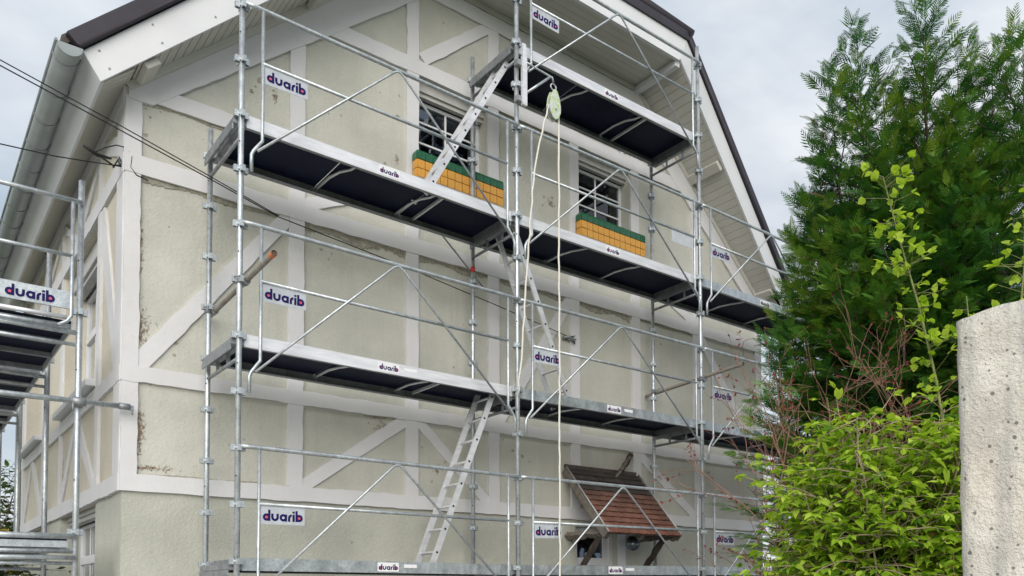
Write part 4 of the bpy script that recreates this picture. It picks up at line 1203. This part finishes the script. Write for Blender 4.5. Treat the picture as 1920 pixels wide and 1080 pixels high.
# ------------------------------------------------------------------ concrete pillar by the gate
def pillar():
    c = Vector((.587, -6.521, 0)); ax = Vector((.40, -.92, 0)).normalized(); ay = Vector((.92, .40, 0)).normalized()
    hw = .24; H = 2.575; nx, nz_ = 10, 46; corner = .035
    # outline of the cross-section with rounded corners
    out_ = []
    for (sx, sy, a0) in ((1, -1, -90), (1, 1, 0), (-1, 1, 90), (-1, -1, 180)):
        for k in range(5):
            a = R(a0 + 90 * k / 4)
            out_.append((sx * (hw - corner) + corner * math.cos(a), sy * (hw - corner) + corner * math.sin(a)))
        nxt = {(1, -1): (1, 1), (1, 1): (-1, 1), (-1, 1): (-1, -1), (-1, -1): (1, -1)}[(sx, sy)]
        p0 = out_[-1]
        a = R(a0 + 90)
        p1 = (nxt[0] * (hw - corner) + corner * math.cos(a), nxt[1] * (hw - corner) + corner * math.sin(a))
        for k in range(1, 9): out_.append((p0[0] + (p1[0] - p0[0]) * k / 9, p0[1] + (p1[1] - p0[1]) * k / 9))
    n = len(out_); vs = []; fs = []
    for j in range(nz_ + 1):
        t = j / nz_
        for i, (u, v) in enumerate(out_):
            z = -.1 + (H + .1) * t
            tp = (.5 + u / (2 * hw)) * .085 + .004 * math.sin(u * 37) + .003 * math.sin(v * 51 + 1)
            z += max(0, t - .6) / .4 * tp
            e = random.gauss(0, .0016) + .0008 * math.sin(z * 9 + u * 6)
            q = c + ax * (u * (1 + e / hw)) + ay * (v * (1 + e / hw)); vs.append((q.x, q.y, z))
    for j in range(nz_):
        for i in range(n): fs.append((j * n + i, j * n + (i + 1) % n, (j + 1) * n + (i + 1) % n, (j + 1) * n + i))
    mb = MB(); mb.add(vs, fs, True)
    # cap: ring inwards
    b = nz_ * n; cz = sum(vs[b + i][2] for i in range(n)) / n
    inner = [(c.x + (vs[b + i][0] - c.x) * .9, c.y + (vs[b + i][1] - c.y) * .9, vs[b + i][2] + .010) for i in range(n)]
    k0 = len(mb.v); mb.add(inner + [(c.x, c.y, cz + .02)], [], True)
    for i in range(n):
        mb.f.append([b + i, b + (i + 1) % n, k0 + (i + 1) % n, k0 + i]); mb.sm.append(True)
        mb.f.append([k0 + i, k0 + (i + 1) % n, k0 + n]); mb.sm.append(True)
    return tag(mb.build('concrete_pillar', 'rough_concrete'), 'pale pitted concrete gate pillar standing close to the viewer', 'pillar')
pillar()

# ------------------------------------------------------------------ vegetation
def bulk(name, V, Fq, tint, mat, parent=None, off=None):
    me = bpy.data.meshes.new(name)
    nv, nf = len(V), len(Fq)
    me.vertices.add(nv); me.vertices.foreach_set('co', np.asarray(V, np.float32).ravel())
    k = Fq.shape[1]
    me.loops.add(nf * k); me.loops.foreach_set('vertex_index', Fq.astype(np.int32).ravel())
    me.polygons.add(nf); me.polygons.foreach_set('loop_start', np.arange(0, nf * k, k, dtype=np.int32))
    me.update(calc_edges=True)
    at = me.attributes.new('tint', 'FLOAT', 'POINT'); at.data.foreach_set('value', np.asarray(tint, np.float32))
    me.materials.append(MATS[mat])
    o = place(name, me, parent)
    if off is not None: o.location = off
    return o
def instances(tmplV, tmplF, pos, X, Y, Z, scale):
    # tmplV (k,3); pos (n,3); X,Y,Z (n,3) axes
    n, k = len(pos), len(tmplV)
    V = pos[:, None, :] + scale[:, None, None] * (tmplV[None, :, 0:1] * X[:, None, :] + tmplV[None, :, 1:2] * Y[:, None, :] + tmplV[None, :, 2:3] * Z[:, None, :])
    F = (tmplF[None] + (np.arange(n) * k)[:, None, None]).reshape(-1, tmplF.shape[1])
    return V.reshape(-1, 3), F
def unit(a): return a / np.maximum(np.linalg.norm(a, axis=-1, keepdims=True), 1e-9)
def frames(d, roll):
    d = unit(d); upv = np.tile(np.array([0, 0, 1.0]), (len(d), 1)); s = np.cross(upv, d)
    bad = np.linalg.norm(s, axis=1) < 1e-3; s[bad] = (1, 0, 0); s = unit(s); u = np.cross(d, s)
    c, sn = np.cos(roll)[:, None], np.sin(roll)[:, None]
    return d, s * c + u * sn, u * c - s * sn
def spray_template(nl=9):
    V, F = [], []
    def loz(p, d, L, wd):
        d = np.array(d) / np.linalg.norm(d); s = np.array([-d[1], d[0], 0]); p = np.array(p)
        b = len(V)
        for q in (p, p + d * L * .45 + s * wd, p + d * L, p + d * L * .45 - s * wd): V.append(q)
        F.append((b, b + 1, b + 2, b + 3))
    loz((0, 0, 0), (1, 0, 0), 1.0, .022)
    for i in range(nl):
        t = .06 + .86 * i / (nl - 1)
        L = .46 * (1 - t) ** .8 + .10
        for s in (-1, 1):
            a = .78 - .25 * t
            loz((t + (.03 if s > 0 else 0), 0, 0), (math.cos(a), s * math.sin(a), -.05), L * random.uniform(.8, 1.2), .026 + .018 * (1 - t))
    V = np.array(V); V[:, 2] -= .16 * V[:, 0] ** 2 + .10 * V[:, 1] ** 2
    return V, np.array(F)
SPRAYS = [spray_template(k) for k in (6, 7, 8, 9)]
def conifer():
    base = np.array([6.2, -3.1, 0.0])
    T = empty('conifer_tree', tuple(base), 'tall dark green conifer with several feathery tops at the right', 'tree')
    # leaders: tip xyz, foot xy, spread
    LD_ = [((5.45, -2.48, 7.48), (5.85, -2.8), .66), ((5.62, -2.74, 7.86), (5.85, -2.9), 1.0), ((5.88, -3.41, 7.99), (6.0, -3.3), 1.25), ((5.58, -3.07, 7.10), (5.8, -3.1), 1.15),
           ((6.11, -3.64, 7.36), (6.2, -3.6), 1.2), ((6.43, -3.86, 7.25), (6.4, -3.8), 1.2), ((6.27, -4.25, 7.40), (6.3, -4.15), 1.2), ((5.48, -2.30, 6.60), (5.8, -2.5), .85), ((5.32, -2.32, 6.0), (5.7, -2.6), .85),
           ((5.38, -2.10, 5.65), (5.75, -2.45), .85), ((5.22, -2.02, 5.0), (5.65, -2.4), .95), ((5.02, -1.95, 4.45), (5.5, -2.3), 1.0), ((6.25, -2.43, 6.7), (6.2, -2.6), 1.0), ((6.66, -2.75, 7.35), (6.5, -2.9), 1.3), ((6.85, -3.11, 7.15), (6.7, -3.2), 1.3),
           ((7.04, -3.52, 6.95), (6.8, -3.5), 1.3), ((6.0, -2.22, 6.1), (6.0, -2.5), 1.0), ((5.46, -3.27, 5.9), (5.75, -3.25), 1.1), ((5.70, -3.72, 5.8), (5.9, -3.7), 1.1), ((5.88, -4.12, 5.7), (6.1, -4.05), 1.1), ((5.21, -2.85, 5.5), (5.6, -2.95), 1.0), ((5.75, -2.9, 6.5), (5.9, -3.0), 1.2), ((6.05, -3.3, 6.6), (6.1, -3.3), 1.2), ((5.95, -3.75, 6.3), (6.1, -3.7), 1.2)]
    P, Dv, S, Tn = [], [], [], []
    trunk = MB(); limbs = MB()
    for li, (tip, foot, spread) in enumerate(LD_):
        tip = np.array(tip); foot = np.array([*foot, .9])
        trunk.tube([tuple(base + (0, 0, .05)) if li == 2 else tuple(foot * .5 + base * .5 + (0, 0, .5)), tuple(foot), tuple(foot * .5 + tip * .5), tuple(tip)], [.16 if li == 2 else .05, .04, .016, .004], 8)
        H = tip[2] - 1.2
        nb = int(H / .060)
        for k in range(nb):
            t = (k + rng.random()) / nb
            below = t * H
            ax = tip + (foot - tip) * (below / (tip[2] - foot[2]))
            if below < .9 and rng.random() < .4: continue
            if below > 5.0 and rng.random() < .65: continue
            r = spread * min(1.0, below / 2.3) ** 1.0 * rng.uniform(.5, 1.15) + .08
            az = k * 2.39996 + rng.normal(0, .3)
            el0 = 1.05 - .45 * min(1, below / 2.5)
            n = max(3, int(r / .052))
            p = ax.copy(); pts = [p.copy()]
            drift = rng.normal(0, .12)
            for j in range(n):
                f = j / n
                el = el0 - .75 * f * min(1, below / 2.0) + .28 * f * f
                d = np.array([math.cos(az + drift * f) * math.cos(el), math.sin(az + drift * f) * math.cos(el), math.sin(el)])
                p = p + d * (r / n) / max(.45, math.cos(el)) * .8
                pts.append(p.copy())
                if f > .10 or r < .5:
                    for s in (-1, 1):
                        if rng.random() < .08: continue
                        sd_ = np.cross(d, (0, 0, 1)); sd_ /= np.linalg.norm(sd_)
                        P.append(p + rng.normal(0, .02, 3)); Dv.append(d * 1.0 + sd_ * s * rng.uniform(.45, .95) + np.array([0, 0, rng.uniform(-.15, .30)]))
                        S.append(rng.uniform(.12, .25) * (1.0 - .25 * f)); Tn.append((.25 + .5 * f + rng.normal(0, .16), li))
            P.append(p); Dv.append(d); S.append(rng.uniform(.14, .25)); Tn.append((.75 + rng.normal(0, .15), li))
            if r > .4: limbs.tube([tuple(q) for q in pts[::max(1, n // 4)]], [max(.003, .012 * (1 - i / 6)) for i in range(len(pts[::max(1, n // 4)]))], 4, cap=False)
        # feathery tip
        if li in (3, 4, 5): continue
        for k in range(15):
            tt = k / 15 * .9
            a = k * 2.4
            P.append(tip - np.array([0, 0, tt])); Dv.append(np.array([math.cos(a) * .55, math.sin(a) * .55, 1.0 - tt * .5])); S.append(.10 + .16 * tt + .05 * rng.random()); Tn.append((.4 + rng.normal(0, .15), li))
        P.append(tip - np.array([0, 0, .15])); Dv.append(np.array([.1, 0, 1.0])); S.append(.30); Tn.append((.4, li))
    P, Dv, S = np.array(P), np.array(Dv), np.array(S)
    X, Y, Z = frames(Dv, rng.normal(0, .55, len(P)))
    which = rng.integers(0, len(SPRAYS), len(P))
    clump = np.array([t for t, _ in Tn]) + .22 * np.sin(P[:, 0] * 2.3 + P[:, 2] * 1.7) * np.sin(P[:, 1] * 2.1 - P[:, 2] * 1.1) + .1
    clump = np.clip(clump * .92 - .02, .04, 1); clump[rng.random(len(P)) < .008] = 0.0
    Vs, Fs, Ts, b0 = [], [], [], 0
    for w_, (sv, sf) in enumerate(SPRAYS):
        k = which == w_
        v_, f_ = instances(sv * np.array([1, rng.uniform(.75, 1.15), rng.uniform(.6, 1.8)]), sf, P[k], X[k], Y[k], Z[k], S[k])
        Vs.append(v_); Fs.append(f_ + b0); b0 += len(v_); Ts.append(np.repeat(clump[k], len(sv)))
    V, F, tint = np.concatenate(Vs), np.concatenate(Fs), np.concatenate(Ts)
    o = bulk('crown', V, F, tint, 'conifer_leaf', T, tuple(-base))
    o2 = trunk.build('trunk', 'bark', T, recalc=False); o2.location = -Vector(base)
    o3 = limbs.build('limbs', 'bark', T, recalc=False); o3.location = -Vector(base)
    print('conifer sprays', len(P), 'faces', len(F))
conifer()

def leaflet_template(fold=.25, droop=.25, wd=.30):
    # folded leaf blade, axis +x, four quads
    xs = [0, .3, .65, 1.0]; ws = [.02, 1.0, .8, .0]
    V, F = [], []
    for x, w_ in zip(xs, ws):
        zc = -droop * x * x
        V += [(x, -w_ * wd, zc + fold * w_ * wd), (x, 0, zc), (x, w_ * wd, zc + fold * w_ * wd)]
    for i in range(3):
        a = i * 3
        F += [(a, a + 1, a + 4, a + 3), (a + 1, a + 2, a + 5, a + 4)]
    return np.array(V, float), np.array(F)
LFV, LFF = leaflet_template(.25, .30, .25)
RFV, RFF = leaflet_template(.2, .15, .46)
def grow_shrub(name, base, label, cat, nmain, height, lean, shoots, leaf_sz, mats, leaf_tmpl, spread=1.0, leafp=.9, per=(5, 9), seed=1, trif=True, tgt=None, shootlen=(.35, .8), tint_mu=.5):
    rg = np.random.default_rng(seed)
    T = empty(name, tuple(base), label, cat)
    st = MB(); P, Dv, S, Tn = [], [], [], []
    base = np.array(base, float)
    for i in range(nmain):
        az = rg.uniform(0, 2 * math.pi); sp = spread * rg.uniform(.25, 1.0)
        top = base + np.array([math.cos(az) * sp + lean[0], math.sin(az) * sp + lean[1], height * rg.uniform(.62, 1.05)])
        if tgt is not None: top = np.array(tgt[i % len(tgt)], float) + rg.normal(0, .05, 3)
        ctrl = base * .45 + top * .55 + np.array([0, 0, height * .15]) + rg.normal(0, .10, 3)
        pts = [(1 - t) ** 2 * base + 2 * t * (1 - t) * ctrl + t * t * top for t in np.linspace(0, 1, 9)]
        pts = [p + (rg.normal(0, .02, 3) if 0 < j < 8 else 0) for j, p in enumerate(pts)]
        st.tube([tuple(p) for p in pts], list(np.linspace(.018, .004, 9)), 5, cap=False)
        for k in range(shoots):
            t = rg.uniform(.5, 1.0); j = min(7, int(t * 8)); p0 = pts[j] + (pts[j + 1] - pts[j]) * (t * 8 - j)
            az2 = rg.uniform(0, 2 * math.pi); el = rg.uniform(-.15, .75); L = rg.uniform(*shootlen) * (1.15 - .5 * t)
            d = np.array([math.cos(az2) * math.cos(el), math.sin(az2) * math.cos(el), math.sin(el)])
            n = rg.integers(*per); sp_ = [p0]
            for q in range(n):
                d = unit(d + rg.normal(0, .14, 3) + np.array([0, 0, -.05])); p0 = p0 + d * L / n; sp_.append(p0.copy())
                if rg.random() < leafp:
                    side_ = np.cross(d, (0, 0, 1)) * (1 if q % 2 else -1)
                    ld = unit(d * .5 + side_ * .9 + np.array([0, 0, rg.uniform(-.1, .35)]) + rg.normal(0, .2, 3))
                    for a in ((-.7, 0, .7) if trif else (0,)):
                        sdv = np.cross(ld, (0, 0, 1)); P.append(p0 + ld * .03); Dv.append(ld * math.cos(a) + sdv * math.sin(a) + np.array([0, 0, -.1])); S.append(leaf_sz * rg.uniform(.5, 1.35)); Tn.append(tint_mu + rg.normal(0, .28) + .35 * (q / n - .4))
            st.tube([tuple(p) for p in sp_], list(np.linspace(.0055, .002, len(sp_))), 4, cap=False)
    P, Dv, S = np.array(P), np.array(Dv), np.array(S)
    X, Y, Z = frames(Dv, rg.normal(0, .35, len(P)))
    Tn = np.clip(np.array(Tn), .03, 1); Tn[rg.random(len(P)) < .02] = 0.0
    Vs, Fs, Ts, b0 = [], [], [], 0; which = rg.integers(0, 4, len(P))
    for w_, tm_ in enumerate([leaflet_template(.15, .10, .30), leaflet_template(.35, .45, .24), leaflet_template(.5, .30, .20), leaflet_template(.1, .65, .28)]):
        k = which == w_
        v_, f_ = instances(tm_[0], tm_[1], P[k], X[k], Y[k], Z[k], S[k]); Vs.append(v_); Fs.append(f_ + b0); b0 += len(v_); Ts.append(np.repeat(Tn[k], len(tm_[0])))
    o = bulk('foliage', np.concatenate(Vs), np.concatenate(Fs), np.concatenate(Ts), mats[0], T, tuple(-base))
    o2 = st.build('stems', mats[1], T, recalc=False); o2.location = -Vector(base)
    return T
grow_shrub('leafy_shrub', (2.75, -4.55, 0), 'bright green leafy shrub beside the concrete pillar', 'shrub', 96, 2.78, (.14, -.10), 19, .072, ('bright_leaf', 'twig_pale'), (LFV, LFF), spread=.68, seed=3)
grow_shrub('leafy_shrub', (2.42, -4.12, 0), 'small bright green bush in front of the lower scaffold end', 'shrub', 18, 1.95, (.0, .0), 16, .06, ('bright_leaf', 'twig_pale'), (LFV, LFF), spread=.42, seed=8)
# red-budded bare shrub behind
def twig_shrub():
    rg = np.random.default_rng(5)
    base = np.array([3.75, -4.0, 0.0])
    T = empty('twiggy_shrub', tuple(base), 'bare pale-twigged shrub with dark red young leaves', 'shrub')
    st = MB(); P, Dv, S, Tn = [], [], [], []
    def rec(p, d, L, r, lv):
        n = 4; pts = [p]
        for i in range(n):
            d = unit(d + rg.normal(0, .13, 3)); p = p + d * L / n; pts.append(p)
        st.tube([tuple(q) for q in pts], list(np.linspace(r, r * .6, n + 1)), 4 if lv > 1 else 5, cap=False)
        if lv >= 4 or (lv >= 3 and rg.random() < .5):
            for k in range(rg.integers(3, 9) if rg.random() < .7 else 0):
                P.append(pts[-1 - (k % 3)]); Dv.append(unit(d + rg.normal(0, .6, 3))); S.append(rg.uniform(.020, .042)); Tn.append(rg.uniform(0, 1))
            return
        for k in range(rg.integers(2, 4) if lv else 0):
            q = pts[rg.integers(1, n + 1)]
            a = rg.normal(0, 1, 3); a -= d * a.dot(d); a = unit(a)
            rec(q, unit(d * .8 + a * rg.uniform(.35, .9) + np.array([0, 0, .12])), L * rg.uniform(.55, .8), r * .62, lv + 1)
    tg = [(2.93, -3.15, 3.6), (3.1, -3.3, 3.95), (3.3, -3.6, 3.3), (3.45, -3.75, 4.0), (3.6, -4.05, 4.1), (3.75, -4.3, 3.9), (3.85, -4.5, 4.15), (3.2, -3.5, 3.5), (3.5, -4.1, 3.6), (3.0, -3.2, 3.25), (2.75, -3.3, 2.5), (2.7, -3.4, 2.35), (3.7, -4.4, 3.5), (3.3, -3.9, 3.7)]
    for t_ in tg:
        tp = np.array(t_); mid = base * .35 + tp * .65 + np.array([0, 0, -.25])
        st.tube([tuple(base + rg.normal(0, .05, 3) * (1, 1, 0)), tuple(base * .6 + mid * .4 + rg.normal(0, .05, 3)), tuple(mid)], [.018, .014, .010], 5, cap=False)
        for q in range(2): rec(mid, unit(tp - mid + rg.normal(0, .16, 3)), np.linalg.norm(tp - mid) * rg.uniform(.36, .6), .0075, 1)
    P, Dv, S = np.array(P), np.array(Dv), np.array(S)
    X, Y, Z = frames(Dv, rg.normal(0, .8, len(P)))
    V, F = instances(LFV, LFF, P, X, Y, Z, S)
    o = bulk('young_leaves', V, F, np.repeat(np.array(Tn), len(LFV)), 'red_leaf', T, tuple(-base))
    o2 = st.build('twigs', 'twig_red', T, recalc=False); o2.location = -Vector(base)
twig_shrub()
def sapling(base, pts, label, seed, n=60, sz=.075):
    rg = np.random.default_rng(seed)
    T = empty('sapling', tuple(base), label, 'sapling'); base = np.array(base, float)
    pp = [base] + [np.array(p, float) for p in pts]
    st = MB(); st.tube([tuple(p) for p in pp], list(np.linspace(.014, .004, len(pp))), 6, cap=False)
    P, Dv, S, Tn = [], [], [], []
    for k in range(n):
        t = rg.uniform(.0, 1) ** .8 * (len(pp) - 2) + 1; j = min(int(t), len(pp) - 2); p = pp[j] + (pp[j + 1] - pp[j]) * (t - j)
        az = rg.uniform(0, 6.28); L = rg.uniform(.03, .22); d = np.array([math.cos(az), math.sin(az), rg.uniform(.1, .8)]); d = unit(d)
        e = p + d * L; st.tube([tuple(p), tuple(e)], [.003, .002], 4, cap=False)
        for q in range(rg.integers(2, 5)):
            dd = unit(d + rg.normal(0, .7, 3)); P.append(e); Dv.append(dd); S.append(sz * rg.uniform(.65, 1.2)); Tn.append(rg.uniform(.45, 1.0))
    P, Dv, S = np.array(P), np.array(Dv), np.array(S)
    X, Y, Z = frames(Dv, rg.normal(0, .5, len(P)))
    V, F = instances(RFV, RFF, P, X, Y, Z, S)
    bulk('foliage', V, F, np.repeat(np.array(Tn), len(RFV)), 'bright_leaf', T, tuple(-base))
    o2 = st.build('stem', 'twig_green', T, recalc=False); o2.location = -Vector(base)
sapling((3.28, -4.9, 0), [(3.26, -4.87, 2.6), (3.22, -4.80, 3.2), (3.17, -4.72, 3.7), (3.10, -4.62, 4.2), (3.06, -4.52, 4.7)], 'slender sapling with round yellow-green leaves before the conifer', 21, 95, .062)
sapling((3.5, -5.42, 0), [(3.48, -5.36, 2.8), (3.44, -5.28, 3.4), (3.46, -5.33, 3.9), (3.47, -5.34, 4.35)], 'leafy sapling rising behind the concrete pillar at the right edge', 22, 50, .062)
sapling((3.4, -5.10, 0), [(3.38, -5.06, 2.8), (3.33, -5.01, 3.4), (3.32, -4.99, 3.75)], 'short green shoot just left of the pillar top', 23, 12, .06)
grow_shrub('garden_tree', (-1.0, 13.6, 0), 'leafy garden tree with yellow patches behind the house at far left', 'tree', 30, 4.2, (0, 0), 16, .16, ('dark_leaf', 'bark'), (LFV, LFF), spread=1.6, seed=14, trif=False, shootlen=(.6, 1.3))
grow_shrub('leafy_shrub', (-1.2, 4.3, 0), 'low green bush under the side scaffold at the left edge', 'shrub', 14, 2.1, (-.15, 0), 12, .07, ('dark_leaf', 'twig_green'), (LFV, LFF), spread=.35, seed=17)
